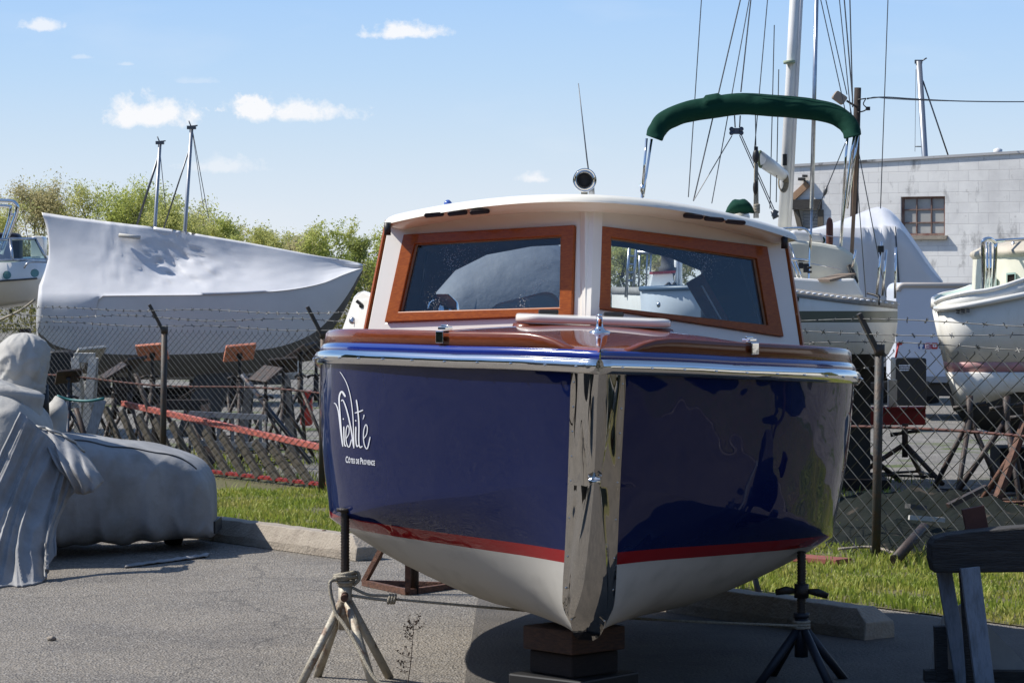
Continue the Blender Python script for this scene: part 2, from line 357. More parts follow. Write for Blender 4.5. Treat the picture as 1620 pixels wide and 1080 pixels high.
# ------------------------------------------------------------------ ground
def asphalt():
    m = mat('asphalt', (.17, .158, .142), .92); nt, N, L, b = nodes(m)
    tc = N('ShaderNodeTexCoord'); vec = tc.outputs['Object']
    def nz(s, d=5, r=.6):
        n = N('ShaderNodeTexNoise'); n.inputs['Scale'].default_value = s; n.inputs['Detail'].default_value = d; n.inputs['Roughness'].default_value = r; L(vec, n.inputs['Vector']); return n.outputs[0]
    def mr(x, a, b_, c=0, d=1):
        r = N('ShaderNodeMapRange'); L(x, r.inputs[0]); r.inputs[1].default_value = a; r.inputs[2].default_value = b_; r.inputs[3].default_value = c; r.inputs[4].default_value = d; return r.outputs[0]
    def mix(f, a, c):
        x = N('ShaderNodeMix'); x.data_type = 'RGBA'; L(f, x.inputs[0])
        for i, q in ((6, a), (7, c)):
            if isinstance(q, tuple): x.inputs[i].default_value = (*q, 1)
            else: L(q, x.inputs[i])
        return x.outputs[2]
    base = mix(mr(nz(1.1), .35, .7), (.235, .208, .172), (.165, .148, .126))
    base = mix(mr(nz(3.7, 6), .58, .72), base, (.27, .24, .195))
    base = mix(mr(nz(.75, 6), .56, .66, 0, .65), base, (.115, .105, .095))       # damp and oil stains       # dusty patches
    vo = N('ShaderNodeTexVoronoi'); vo.inputs['Scale'].default_value = 85; L(vec, vo.inputs['Vector'])
    sp = N('ShaderNodeSeparateColor'); L(vo.outputs['Color'], sp.inputs[0])
    base = mix(mr(sp.outputs[0], .62, .95, 0, .75), base, (.34, .32, .29))  # pale stones
    base = mix(mr(sp.outputs[1], .6, .9, 0, .7), base, (.075, .07, .066))   # dark stones
    # long cracks
    wv = N('ShaderNodeTexVoronoi'); wv.feature = 'DISTANCE_TO_EDGE'; wv.inputs['Scale'].default_value = .42
    dn = N('ShaderNodeTexNoise'); dn.inputs['Scale'].default_value = 2.2; dn.inputs['Detail'].default_value = 4; L(vec, dn.inputs['Vector'])
    ad = N('ShaderNodeVectorMath'); ad.operation = 'ADD'; sc_ = N('ShaderNodeVectorMath'); sc_.operation = 'SCALE'; sc_.inputs['Scale'].default_value = .5
    L(dn.outputs['Color'], sc_.inputs[0]); L(vec, ad.inputs[0]); L(sc_.outputs[0], ad.inputs[1]); L(ad.outputs[0], wv.inputs['Vector'])
    base = mix(mr(wv.outputs['Distance'], .0, .008, .5, 0), base, (.05, .047, .044))
    L(base, b.inputs['Base Color'])
    bp = N('ShaderNodeBump'); bp.inputs['Strength'].default_value = .9; bp.inputs['Distance'].default_value = .012; L(vo.outputs['Distance'], bp.inputs['Height']); L(bp.outputs[0], b.inputs['Normal'])
    return m
M['asphalt'] = asphalt()
M['gravel'] = mat('grey_gravel', (.24, .225, .20), .95, 0, col2=(.15, .14, .125), ns=2.2, bump=1.0, bs=35, col3=(.085, .11, .03), ns3=.9, lo3=.56, hi3=.64, bd=.04)
M['soil'] = mat('turf_soil', (.10, .115, .035), .95, 0, col2=(.15, .12, .065), ns=5, bump=1.0, bs=40, bd=.04)
FA = G(1393, 885); FB = G(500, 778); FD = (FB - FA).normalized(); FN = V((-FD.y, FD.x, 0))       # fence line; FN points away to the left/near
if FN.y > 0: FN = -FN                                                                            # FN towards the camera side
def fp(a, off=0.0, z=0.0): return FA + FD * a + FN * off + V((0, 0, z))
def fence_at(px):
    k = (px - 810) / F; r = V((k, 1, 0)); # FA + a FD on ray
    return (k * FA.y - FA.x) / (FD.x - k * FD.y)
def sheet(name, poly, z, m, label=None):
    o = MB().add([V((p[0], p[1], z)) for p in poly], [tuple(range(len(poly)))]).build(name, m, fix=False)
    if o.data.polygons[0].normal.z < 0: o.data.flip_normals()
    return tag(o, label or name.replace('_', ' '), None, None, 'structure')
S = 1500
sheet('ground', [(-S, -S), (S, -S), (S, S), (-S, S)], -.012, M['gravel'], 'gravel yard reaching to the tree line')
E0, E1 = G(1620, 992), G(340, 826); ED = (E1 - E0).normalized()
a0, a1 = E0 - ED * 14, E0 + ED * 22
f0, f1 = fp(-16, -.5), fp(24, -.5)
sheet('asphalt_lot', [(a0.x, a0.y), (a1.x, a1.y), (-30, a1.y), (-60, -40), (60, -40), (60, a0.y)], 0.0, M['asphalt'], 'worn grey asphalt parking lot')
sheet('grass_strip', [(a0.x, a0.y), (a1.x, a1.y), (f1.x, f1.y), (f0.x, f0.y)], .006, M['soil'], 'strip of rough turf between kerb stones and fence')

pa_, pb_ = G(735, 1080), G(756, 948)
far_ = E0 + ED * ((pb_.x - E0.x)/ED.x)
sheet('asphalt_patch', [(pa_.x, -30), (pa_.x, pa_.y), (pb_.x, pb_.y), (far_.x, far_.y - .12), (a0.x, a0.y - .12), (a0.x, -30)], .004, mat('dark_asphalt', (.115, .102, .088), .9, 0, col2=(.075, .068, .060), ns=2.0, bump=.9, bs=60, bd=.02, col3=(.15, .135, .115), ns3=38, lo3=.58, hi3=.68), 'darker newer asphalt patch in front of and under the boat')
# unseen wooded rise added behind and beside the viewpoint to cut sky fill
rows = []
for i in range(121):
    a = lerp(R(90 + 40), R(90 + 320), i/120); rr_ = 48 + 6*noise.noise(V((i*.13, 0, 0))); row = []
    for j in range(9):
        h = j/8*(11.5 + 3*noise.noise(V((i*.22, 3, 0))) + 1.2*noise.noise(V((i*.9, 8, 0)))); row.append(V(((rr_ + 3*(j/8)**2 + 1.5*noise.noise(V((i*.7, j*.9, 1))))*cos(a), (rr_ + 3*(j/8)**2 + 1.5*noise.noise(V((i*.7, j*.9, 4))))*sin(a), h - .05)))
    rows.append(row)
tag(MB().grid(rows).build('sky_fill_blocker', mat('added_rise_leaves', (.075, .085, .03), .9, 0, col2=(.035, .045, .018), ns=.7, bump=1, bs=2, bd=.4)), 'unseen wooded rise added around the yard to cut sky light', None, None, 'structure')

def grassmat():
    m = mat('grass_blades', (.17, .25, .03), .6); nt, N, L, b = nodes(m)
    at = N('ShaderNodeAttribute'); at.attribute_name = 'tone'
    rp = N('ShaderNodeValToRGB'); L(at.outputs['Fac'], rp.inputs[0]); e = rp.color_ramp.elements
    e[0].color = (.11, .17, .022, 1); e[1].color = (.42, .36, .15, 1)
    n = e.new(.45); n.color = (.24, .31, .04, 1); n = e.new(.75); n.color = (.38, .37, .085, 1)
    L(rp.outputs[0], b.inputs['Base Color'])
    t = N('ShaderNodeBsdfTranslucent'); mx = N('ShaderNodeMixShader'); mx.inputs[0].default_value = .4; L(rp.outputs[0], t.inputs[0])
    L(b.outputs[0], mx.inputs[1]); L(t.outputs[0], mx.inputs[2]); L(mx.outputs[0], nt.nodes['Material Output'].inputs[0])
    return m
M['grass'] = grassmat()
def blades(name, label, pts, hfn, seed):
    r = random.Random(seed); vs = []; fs = []; tn = []
    for p in pts:
        h, tone = hfn(p, r)
        a = r.uniform(0, 2*pi); w = r.uniform(.004, .008); d = V((cos(a), sin(a), 0)); ln = r.uniform(.1, .7) * h; b = r.uniform(0, 2*pi); e = V((cos(b), sin(b), 0)) * ln
        o = len(vs); m1 = p + e * .3 + V((0, 0, h * .6)); vs += [p - d*w, p + d*w, m1 - d*w*.7, m1 + d*w*.7, p + e + V((0, 0, h))]
        fs += [(o, o+1, o+3, o+2), (o+2, o+3, o+4)]; t = min(1, max(0, tone + r.uniform(-.15, .15))); tn += [t]*5
    me = bpy.data.meshes.new(name); me.from_pydata(vs, [], fs); me.materials.append(M['grass'])
    at = me.attributes.new('tone', 'FLOAT', 'POINT'); at.data.foreach_set('value', tn)
    o = bpy.data.objects.new(name, me); COL.objects.link(o); return tag(o, label, None, None, 'stuff')
def strip_pts(n, seed):
    r = random.Random(seed); out = []
    while len(out) < n:
        t = r.uniform(-1.5, 10.5); k = r.random()
        p = E0 + ED * t; q = fp(0, .0); 
        # across from kerb edge to just beyond the fence
        across = (fp((p - FA).dot(FD), -.35) - p); x = p + across * k; x.z = .004
        c = noise.noise(x * 1.7) * .5 + noise.noise(x * 5.0) * .35 + .5
        if r.random() < max(.04, (c - .12) * 1.3) * (1.0 if k < .72 else .75) * (.55 if k < .08 else 1): out.append(x)
    return out
def gh(p, r):
    c = noise.noise(p * 1.3) * .5 + .5
    tall = r.random() < .06 * (c > .5)
    return (r.uniform(.016, .06) * (.3 + 1.2*c) * (2.2 if tall else 1), .25 + .75 * (noise.noise(p * 2.1 + V((9, 3, 0))) * .5 + .5) * .85)
blades('grass', 'uneven sunlit grass along the foot of the fence', strip_pts(52000, 3), gh, 5)
def far_pts(n, seed):
    r = random.Random(seed); out = []
    while len(out) < n:
        p = fp(r.uniform(1.5, 13), -r.uniform(.4, 5.0))
        if noise.noise(p * .9) > -.02: out.append(p)
    return out
blades('weeds', 'patchy green weeds in the gravel beyond the fence', far_pts(6500, 8), lambda p, r: (r.uniform(.03, .10), r.uniform(.2, .8)), 9)

# ------------------------------------------------------------------ the blue motor boat
ROLL = R(2.2); X0 = .305; D0 = 10.95
def B(b, s, z):
    zz = z - .4; return V((X0 + b*cos(ROLL) + zz*sin(ROLL), D0 + s, .4 + zz*cos(ROLL) - b*sin(ROLL)))
LS = 3.9
BS = [(0, .015), (.18, .26), (.35, .46), (.7, .81), (1.0, 1.025), (1.3, 1.15), (1.7, 1.215), (2.3, 1.22), (3.0, 1.15), (3.6, .98), (4.1, .78)]
BC = [(.05, .012), (.18, .17), (.35, .34), (.7, .68), (1.0, .91), (1.3, 1.065), (1.7, 1.145), (2.3, 1.15), (3.0, 1.07), (3.6, .9), (4.1, .72)]
ZC = [(0, .95), (.35, .89), (.85, .79), (1.3, .69), (1.8, .64), (3, .62), (4.1, .62)]
ZK = [(0, .30), (.45, .30), (2, .31), (4.1, .38)]
ZS = [(0, 1.44), (1.4, 1.395), (2.3, 1.33), (3.2, 1.20), (4.1, 1.0)]
ST = [(.30, .42), (.36, .26), (.5, .15), (.7, .09), (.95, .05), (1.44, 0)]
def hull_s(t, v):
    z0 = lerp(.30, .95, v/.5) if v < .5 else lerp(.95, 1.44, (v-.5)/.5)
    s0 = tab(ST, z0); return s0 + (LS - s0) * t
def hull(t, v):
    """-> half-breadth, s, z of the hull at t (0 stem .. 1 stern), v (0 keel, .5 chine, 1 sheer)"""
    s = hull_s(t, v); zk, zc, zs = tab(ZK, s), tab(ZC, s), tab(ZS, s)
    # keep stem profile heights at t=0, let the tables take over aft
    k = min(1, t * 9)
    bc = max(.012, tab(BC, s)); bs = max(.015, tab(BS, s))
    if v < .5:
        w = v/.5; z = lerp(lerp(.30, .95, w), lerp(zk, zc, w), k); b = lerp(.012, bc, w ** .46) if t > 0 else .012
        if t > 0: b = .012 + (bc - .012) * w ** lerp(.75, .44, min(1, t*4))
    else:
        w = (v-.5)/.5; z = lerp(lerp(.95, 1.44, w), lerp(zc, zs, w), k); b = lerp(bc, bs, w ** 1.15) + .02 * sin(pi*w) * min(1, t*3)
    if t == 0: b = .013
    return b, s, z
def hp(t, v, side=1, off=0.0):
    b, s, z = hull(t, v); p = B(b*side, s, z)
    if off:
        e = 1e-3; t2 = t + e if t < .99 else t - e; v2 = v + e if v < .99 else v - e
        b1, s1, z1 = hull(t2, v); b2, s2, z2 = hull(t, v2)
        n = (B(b1*side, s1, z1) - p).cross(B(b2*side, s2, z2) - p)
        if n.length > 0:
            n.normalize(); 
            if n.x * side < 0: n = -n
            p = p + n * off
    return p
boat = thing('motor_boat', 'navy blue motor boat with cream cabin and polished stem plate, propped up in the foreground', 'boat', (X0, D0 + 1.8, 0))
def hullmat():
    m = mat('hull_paint', (.006, .012, .05), .12, coat=1.0, spec=.0); nt, N, L, b = nodes(m)
    b.inputs['Coat Roughness'].default_value = .015
    at = N('ShaderNodeAttribute'); at.attribute_name = 'zl'
    tc = N('ShaderNodeTexCoord'); nz = N('ShaderNodeTexNoise'); nz.inputs['Scale'].default_value = 5; nz.inputs['Detail'].default_value = 6; L(tc.outputs['Object'], nz.inputs['Vector'])
    rp = N('ShaderNodeValToRGB'); rp.color_ramp.interpolation = 'CONSTANT'; L(at.outputs['Fac'], rp.inputs[0])
    e = rp.color_ramp.elements; e[0].position = 0; e[0].color = (.52, .50, .455, 1); e[1].position = .632; e[1].color = (.26, .012, .014, 1)
    n = e.new(.682); n.color = (.0055, .012, .062, 1)
    # grime on the white bottom
    mr = N('ShaderNodeMapRange'); mr.inputs[1].default_value = .5; mr.inputs[2].default_value = .75; L(nz.outputs[0], mr.inputs[0])
    lt = N('ShaderNodeMath'); lt.operation = 'LESS_THAN'; lt.inputs[1].default_value = .632; L(at.outputs['Fac'], lt.inputs[0])
    f = N('ShaderNodeMath'); f.operation = 'MULTIPLY'; L(mr.outputs[0], f.inputs[0]); L(lt.outputs[0], f.inputs[1])
    mx = N('ShaderNodeMix'); mx.data_type = 'RGBA'; L(f.outputs[0], mx.inputs[0]); L(rp.outputs[0], mx.inputs[6]); mx.inputs[7].default_value = (.40, .385, .35, 1)
    L(mx.outputs[2], b.inputs['Base Color'])
    ro = N('ShaderNodeMapRange'); L(at.outputs['Fac'], ro.inputs[0]); ro.inputs[1].default_value = .60; ro.inputs[2].default_value = .635; ro.inputs[3].default_value = .0; ro.inputs[4].default_value = 1; L(ro.outputs[0], b.inputs['Coat Weight'])
    rr = N('ShaderNodeMapRange'); L(at.outputs['Fac'], rr.inputs[0]); rr.inputs[1].default_value = .60; rr.inputs[2].default_value = .635; rr.inputs[3].default_value = .45; rr.inputs[4].default_value = .12; L(rr.outputs[0], b.inputs['Roughness'])
    n2 = N('ShaderNodeTexNoise'); n2.inputs['Scale'].default_value = 2.6; n2.inputs['Detail'].default_value = 2; L(tc.outputs['Object'], n2.inputs['Vector'])
    bp = N('ShaderNodeBump'); bp.inputs['Strength'].default_value = .5; bp.inputs['Distance'].default_value = .03; L(n2.outputs[0], bp.inputs['Height']); L(bp.outputs[0], b.inputs['Coat Normal'])
    return m
M['hull'] = hullmat()
NT = 64
ts = [(i/NT) ** 1.35 for i in range(NT + 1)]
vsq = [0, .003, .008, .016, .03, .05, .08, .12, .17, .23, .3, .37, .44, .498] + [.502 + (.498*i/18) for i in range(19)]
mb = MB(); zl = []
rows = []
for t in ts:
    row = [hull(t, v) for v in reversed(vsq)]
    rows.append([B(-b, s, z) for b, s, z in row] + [B(b, s, z) for b, s, z in reversed(row)])
    zl += [z for b, s, z in row] + [z for b, s, z in reversed(row)]
mb.grid(rows)
n = len(rows[0]); o = NT * n
mb.f.append([o + j for j in range(n)]); mb.s.append(False)
hullo = mb.build('hull', M['hull'], boat)
at = hullo.data.attributes.new('zl', 'FLOAT', 'POINT'); at.data.foreach_set('value', zl)
hbvh = BVHTree.FromPolygons([p for p in mb.v], mb.f)
def on_hull(px, py, off=.003):
    r = ray(px, py); h = hbvh.ray_cast(CAM, r.normalized())
    if h[0] is None: return None
    nn = h[1] if h[1].dot(r) < 0 else -h[1]
    return h[0] + nn * off
# stem plate
def stem_w(z): return tab([(.30, .0), (.36, .045), (.44, .09), (.50, .099), (.7, .099), (1.0, .1), (1.45, .106)], z)
rows = []
for i in range(201):
    q = i/200; v = .004 + .99 * q ** 1.6
    row = []
    for side in (-1, 1):
        half = []
        w = stem_w(hull(0, v)[2])
        lo, hi = 0.0, .25
        for _ in range(30):
            mid = (lo+hi)/2
            if hull(mid, v)[0] < w: lo = mid
            else: hi = mid
        for j in range(17):
            zz = hull(0, v)[2]; u = j/16; edge = sin(pi*min(1, u*1.02))
            dent = .0075*noise.noise(V((u*1.7 + side*3.1, zz*2.3, 2.0))) + .0040*noise.noise(V((u*2.6 + side*7.7, zz*5.0, 5.0)))
            half.append(hp(max(1e-4, lo*u), v, side, (.008 if j else .010) + dent*edge))
        row += list(reversed(half)) if side < 0 else half
    rows.append(row)
stemmb = MB().grid(rows)
for v in [.08, .18, .28, .4, .52, .62, .72, .82, .92]:
    for side in (-1, 1):
        w = stem_w(hull(0, v)[2]) - .012; lo, hi = 0.0, .25
        for _ in range(30):
            mid = (lo+hi)/2
            if hull(mid, v)[0] < w: lo = mid
            else: hi = mid
        stemmb.ball(hp(lo, v, side, .007), .005, 6, 4)
stemmb.build('stem_plate', M['stem'], boat, fix=False)
# rub rail, strake, toe rails
tt = [(i/70) ** 1.3 for i in range(71)]
for side in (-1, 1):
    mb = MB(); pts = []
    for t in tt:
        b, s, z = hull(t, 1.0); pts.append(B(side*(b+.006) if t > 0 else 0, s - (.024 if t == 0 else 0), z - .012))
    mb.tube(pts, .031, 12, flat=.75, upv=(0, 0, 1))
    sc_ = mb
    for k in range(2, 60, 3):
        b, s, z = hull(tt[k], 1.0); p = pts[k]; q = (pts[k] - V((X0, p.y, p.z))).normalized()
        nn = V((side*.75, -.66, -.12)) if tt[k] < .3 else V((side, -.15, -.1))
        sc_.ball(p + nn.normalized()*.027 , (.005, .005, .005), 6, 4)
    mb.build('rub_rail', M['chrome'], boat)
    mb = MB(); rows = []
    for t in tt:
        b, s, z = hull(t, 1.0)
        if t == 0: b = 0; s -= .02
        rows.append([B(side*max(.0, b-.002), s, z+.010), B(side*max(.0, b+.004), s - .004, z+.030), B(side*max(0, b-.008), s, z+.050), B(side*max(0, b-.06), s+.02, z+.052)])
    mb.grid(rows).build('sheer_strake', M['hullblue'] if 'hullblue' in M else M.setdefault('hullblue', mat('strake_paint', (.008, .022, .20), .15, coat=1.0)), boat)
    mb = MB(); rows = []
    for i in range(60):
        q = i/59; t = .022 + (1-.022) * q ** 1.25
        b, s, z = hull(t, 1.0); ramp = min(1, max(0.02, (s - hull(.022, 1)[1]) / .16)); h = .066 * (1 - (1-ramp)**2.2)
        rows.append([B(side*(b-.014), s, z+.045), B(side*(b-.020), s, z+.045+h*.85), B(side*(b-.028), s, z+.045+h), B(side*(b-.055), s, z+.045+h), B(side*(b-.062), s, z+.045+h*.85), B(side*(b-.066), s, z+.03)])
    mb.loft(rows).build('toe_rail', M['wood'], boat)
# deck with camber
rows = []
def deckz(u, s): return tab(ZS, s) + .046 + .115 * (1 - u*u) * min(1, .12 + s/1.0)
for t in tt:
    b, s, z = hull(t, 1.0); s -= .02*(t == 0); rows.append([B(u*max(.004, b-.01), s, deckz(u, s)) for u in [i/10-1 for i in range(21)]])
MB().grid(rows).build('foredeck', M['deckwood'], boat)
# lettering on the port bow
def stroke(mb, pts, w0, w1, n=22, off=.0028):
    c = crv(pts, n); L_, R_ = [], []
    for i, p in enumerate(c):
        t = (c[min(i+1, n-1)] - c[max(i-1, 0)]); t = V((t.x, t.y)); t.normalize(); nn = V((-t.y, t.x))
        w = lerp(w0, w1, i/(n-1)) * (1 if 0 < i < n-1 else .6) / 2
        for lst, sg in ((L_, 1), (R_, -1)):
            q = V((p.x, p.y)) + nn * (w*sg); h = on_hull(500 + q.x/4.907, 560 + q.y/4.907, off)
            lst.append(h)
    if any(h is None for h in L_ + R_): return
    mb.grid([L_, R_], smooth=False)
mb = MB()
k = [0]
def st(pts, w0=9, w1=9, n=22): k[0] += 1; stroke(mb, pts, w0, w1, n, .0024 + .00012*k[0])
st([(143, 378), (160, 392), (178, 450), (195, 590), (212, 716)], 6, 11)
st([(212, 716), (200, 590), (189, 450), (183, 350), (192, 303), (208, 292), (232, 330)], 7, 15)
st([(220, 560), (221, 640), (226, 700), (238, 714)], 10, 9); st([(215, 497), (219, 507)], 9, 9, 4)
st([(238, 655), (258, 620), (262, 575), (250, 552), (238, 590), (237, 660), (248, 708), (264, 716), (280, 660)], 6, 8, 40)
st([(199, 362), (216, 360), (245, 440), (276, 580), (299, 728)], 7, 12)
st([(299, 728), (296, 600), (290, 470), (272, 330), (244, 230), (210, 165), (190, 137)], 8, 4, 36)
st([(314, 560), (313, 650), (321, 712), (336, 704)], 10, 9); st([(311, 510), (316, 520)], 9, 9, 4)
st([(318, 352), (328, 420), (338, 540), (337, 670), (346, 720), (366, 712)], 10, 9, 26)
st([(306, 456), (338, 446), (371, 432)], 8, 9, 8)
st([(376, 655), (398, 620), (404, 570), (392, 545), (376, 590), (374, 660), (386, 716), (405, 728), (426, 640)], 6, 8, 40)
st([(379, 468), (376, 486), (369, 506)], 8, 4, 6)
mb.build('boat_name', M['letter'], boat, fix=False)
def text_mesh(body, size=1.0, bold=0.0, align='LEFT'):
    c = bpy.data.curves.new('text', 'FONT'); c.body = body; c.size = size; c.offset = bold; c.align_x = align; c.fill_mode = 'FRONT'; c.resolution_u = 3
    o = bpy.data.objects.new('text', c); COL.objects.link(o); dg = bpy.context.evaluated_depsgraph_get()
    me = bpy.data.meshes.new_from_object(o.evaluated_get(dg)); bpy.data.objects.remove(o); bpy.data.curves.remove(c)
    r = [V(v.co) for v in me.vertices], [tuple(p.vertices) for p in me.polygons]; bpy.data.meshes.remove(me); return r
mb = MB(); x = 0; word = []
for ch, big in [('C', 1), ('Ô', 0), ('T', 0), ('E', 0), ('S', 0), (' ', 0), ('D', 0), ('E', 0), (' ', 0), ('P', 1), ('R', 0), ('O', 0), ('V', 0), ('E', 0), ('N', 0), ('C', 0), ('E', 0)]:
    s_ = 1.0 if big else .74
    if ch == ' ': x += .26; continue
    vs, fs = text_mesh(ch, s_, .022)
    if not vs: continue
    w = max(p.x for p in vs) - min(p.x for p in vs); mn = min(p.x for p in vs)
    word.append(([V((p.x - mn + x, p.y)) for p in vs], fs)); x += w + .05
for vs, fs in word:
    q = [on_hull(547.5 + 46.5*p.x/x, 731.0 + 4.6*p.x/x - 14.2*p.y, .0022) for p in vs]
    if all(h is not None for h in q): mb.add(q, fs)
mb.build('home_port', M['letter'], boat, fix=False)

# ------------------------------------------------------------------ cabin
Cb, Ct = B(0, 1.52, 1.5), B(0, 1.63, 2.1)
PL = {}
for side in (-1, 1):
    ob = B(side*1.0, 2.08, 1.45); nn = (Ct - Cb).cross(ob - Cb).normalized()
    if nn.y > 0: nn = -nn
    PL[side] = (Cb, nn)
FR = {-1: dict(wall=[(616, 346), (926, 326), (926, 530), (577, 545)], fo=[(641, 372), (911, 357), (907, 499), (611, 510)], fi=[(658, 387), (890, 374), (888, 487), (634, 494)]),
      1: dict(wall=[(926, 326), (1238, 362), (1270, 572), (926, 530)], fo=[(944, 358), (1211, 391), (1237, 533), (943, 488)], fi=[(964, 377), (1194, 410), (1212, 515), (963, 487)])}
cabin = None; corner = {}
mb = MB()
for side in (-1, 1):
    p0, nn = PL[side]; q = lambda l: [on_plane(px, py, p0, nn) for px, py in l]
    w = FR[side]; mb.holed(q(w['wall']), [q(w['fo'])], -nn * .05)
    c = q(w['wall']); corner[side] = (c[0], c[3]) if side < 0 else (c[1], c[2])
for side in (-1, 1):
    top, bot = corner[side]; a = V((0, 1.2, 0)); ins = V((side*.03, 0, 0))
    a2 = V((-side*.04, 1.2, .03))
    # side wall with a window opening
    pt = lambda u, v_: lerp(lerp(bot, bot + a, u), lerp(top, top + a2, u), v_)
    mb.holed([pt(0.01, 0), pt(1, 0), pt(1, 1), pt(0.01, 1)], [[pt(.2, .32), pt(.85, .32), pt(.85, .86), pt(.12, .86)]], -ins)
cabin = mb.build('cabin', M['white'], boat, bevel=.006)
# dark lining behind the walls
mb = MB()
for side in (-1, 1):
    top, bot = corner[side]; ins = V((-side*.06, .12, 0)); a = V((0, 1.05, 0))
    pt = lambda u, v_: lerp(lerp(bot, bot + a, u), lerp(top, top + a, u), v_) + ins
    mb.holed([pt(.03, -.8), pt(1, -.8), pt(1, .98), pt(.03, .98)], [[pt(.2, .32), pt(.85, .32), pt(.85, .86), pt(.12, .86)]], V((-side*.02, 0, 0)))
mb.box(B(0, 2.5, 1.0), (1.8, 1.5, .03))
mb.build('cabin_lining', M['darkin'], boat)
for side in (-1, 1):
    p0, nn = PL[side]; q = lambda l, d=0: [on_plane(px, py, p0, nn) + nn*d for px, py in l]
    w = FR[side]
    fr = MB().holed(q(w['fo'], .018), [q(w['fi'], .018)], -nn * .055).build('window_frame', M['framewood'], boat, bevel=.004)
    inner = q(w['fi'], -.004); ctr = sum(inner, V()) / 4
    grow = [p + (p - ctr).normalized() * .012 for p in inner]
    MB().prism(grow, -nn * .006).build('pane', M['glass'], fr)
    # thin brass-coloured bead
    bead = [p + (ctr - p).normalized() * .010 for p in inner]
    MB().holed([p + nn*.006 for p in grow], [[p + nn*.006 for p in bead]], -nn*.008).build('bead', M['plank'], fr)
    # side windows
    top, bot = corner[side]; a = V((0, 1.2, 0)); a2 = V((-side*.04, 1.2, .03))
    pt = lambda u, v_: lerp(lerp(bot, bot + a, u), lerp(top, top + a2, u), v_)
    o_ = [pt(.17, .27), pt(.88, .27), pt(.88, .91), pt(.09, .91)]; i_ = [pt(.21, .34), pt(.84, .34), pt(.84, .84), pt(.135, .84)]
    f2 = MB().holed([p + V((side*.014, 0, 0)) for p in o_], [[p + V((side*.014, 0, 0)) for p in i_]], V((-side*.035, 0, 0))).build('side_window_frame', M['framewood'], boat)
    MB().prism([p + V((-side*.006, 0, 0)) for p in i_], V((-side*.005, 0, 0))).build('pane', M['glass'], f2)
    MB().beam(top + V((side*.004, .015, -.01)), bot + V((side*.004, .015, 0)), .018, .03).build('corner_trim', M['framewood'], boat)
# centre post facing
MB().loft([[Cb + V((-.04, .0, -.02)), Cb + V((0, -.028, -.02)), Cb + V((.04, .0, -.02)), Cb + V((0, .04, -.02))], [Ct + V((-.04, .0, 0)), Ct + V((0, -.028, 0)), Ct + V((.04, .0, 0)), Ct + V((0, .04, 0))]], smooth=False).build('centre_post', M['white'], boat)
# aft bulkhead with an arched opening
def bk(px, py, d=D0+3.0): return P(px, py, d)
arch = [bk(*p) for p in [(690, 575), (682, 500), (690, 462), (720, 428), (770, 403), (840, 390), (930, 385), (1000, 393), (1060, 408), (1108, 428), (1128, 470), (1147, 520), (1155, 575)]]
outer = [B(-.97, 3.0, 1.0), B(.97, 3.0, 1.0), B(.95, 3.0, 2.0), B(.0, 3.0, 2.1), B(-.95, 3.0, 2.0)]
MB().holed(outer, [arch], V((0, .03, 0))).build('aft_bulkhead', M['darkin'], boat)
# seats inside
def rbox(mb, c, size, r=.04, n=3, rot=None):
    """box with rounded outline in x-z"""
    c = V(c); x, y, z = [q/2 for q in size]; pts = []
    for (cx, cz, a) in ((x-r, z-r, 0), (-x+r, z-r, 90), (-x+r, -z+r, 180), (x-r, -z+r, 270)):
        for i in range(n+1):
            t = R(a + 90*i/n); pts.append((cx + r*cos(t), cz + r*sin(t)))
    rows = []
    for (yy, k) in ((-y, .82), (-y + r*.6, 1), (y - r*.6, 1), (y, .82)):
        ring = [V((p[0]*k if False else p[0] - (1-k)*r*(1 if p[0] > 0 else -1), yy, p[1] - (1-k)*r*(1 if p[1] > 0 else -1))) for p in pts]
        if rot is not None: ring = [rot @ p for p in ring]
        rows.append([p + c for p in ring])
    return mb.loft(rows)
c1 = bk(838, 492, D0+2.35); rbox(MB(), c1 + V((0, 0, -.1)), (.36, .16, .34), .08, 5, Matrix.Rotation(R(-14), 3, 'Y')).build('seat_back', M['white'], boat)
c1 = bk(700, 498, D0+2.4); MB().lathe([(.0, .10), (.03, .10), (.075, .06), (.085, 0), (.05, -.08), (.05, -.4), (.0, -.4)], c1, (0, 0, 1), 18).build('brass_binnacle', M['chrome'], boat)
c1 = bk(1165, 470, D0+2.5); rbox(MB(), c1 + V((.03, 0, -.12)), (.40, .18, .62), .08, 4).build('seat_back', M['navy'], boat)
MB().beam(bk(1098, 440, D0+2.2), bk(1150, 530, D0+2.2), .03, .09).build('grab_rail', M['wood'], boat)
MB().beam(bk(1110, 452, D0+2.1), bk(1140, 505, D0+2.1), .06, .006).build('chart_plate', M['steel'], boat)
for px in (675, 1172): MB().tube([on_plane(px, 398 if px < 900 else 416, *PL[-1 if px < 900 else 1]) + V((0, .03, 0)), on_plane(px-9 if px < 900 else px + 30, 470 if px < 900 else 512, *PL[-1 if px < 900 else 1]) + V((0, .03, 0))], .005, 6).build('wiper_arm', M['black'], boat)

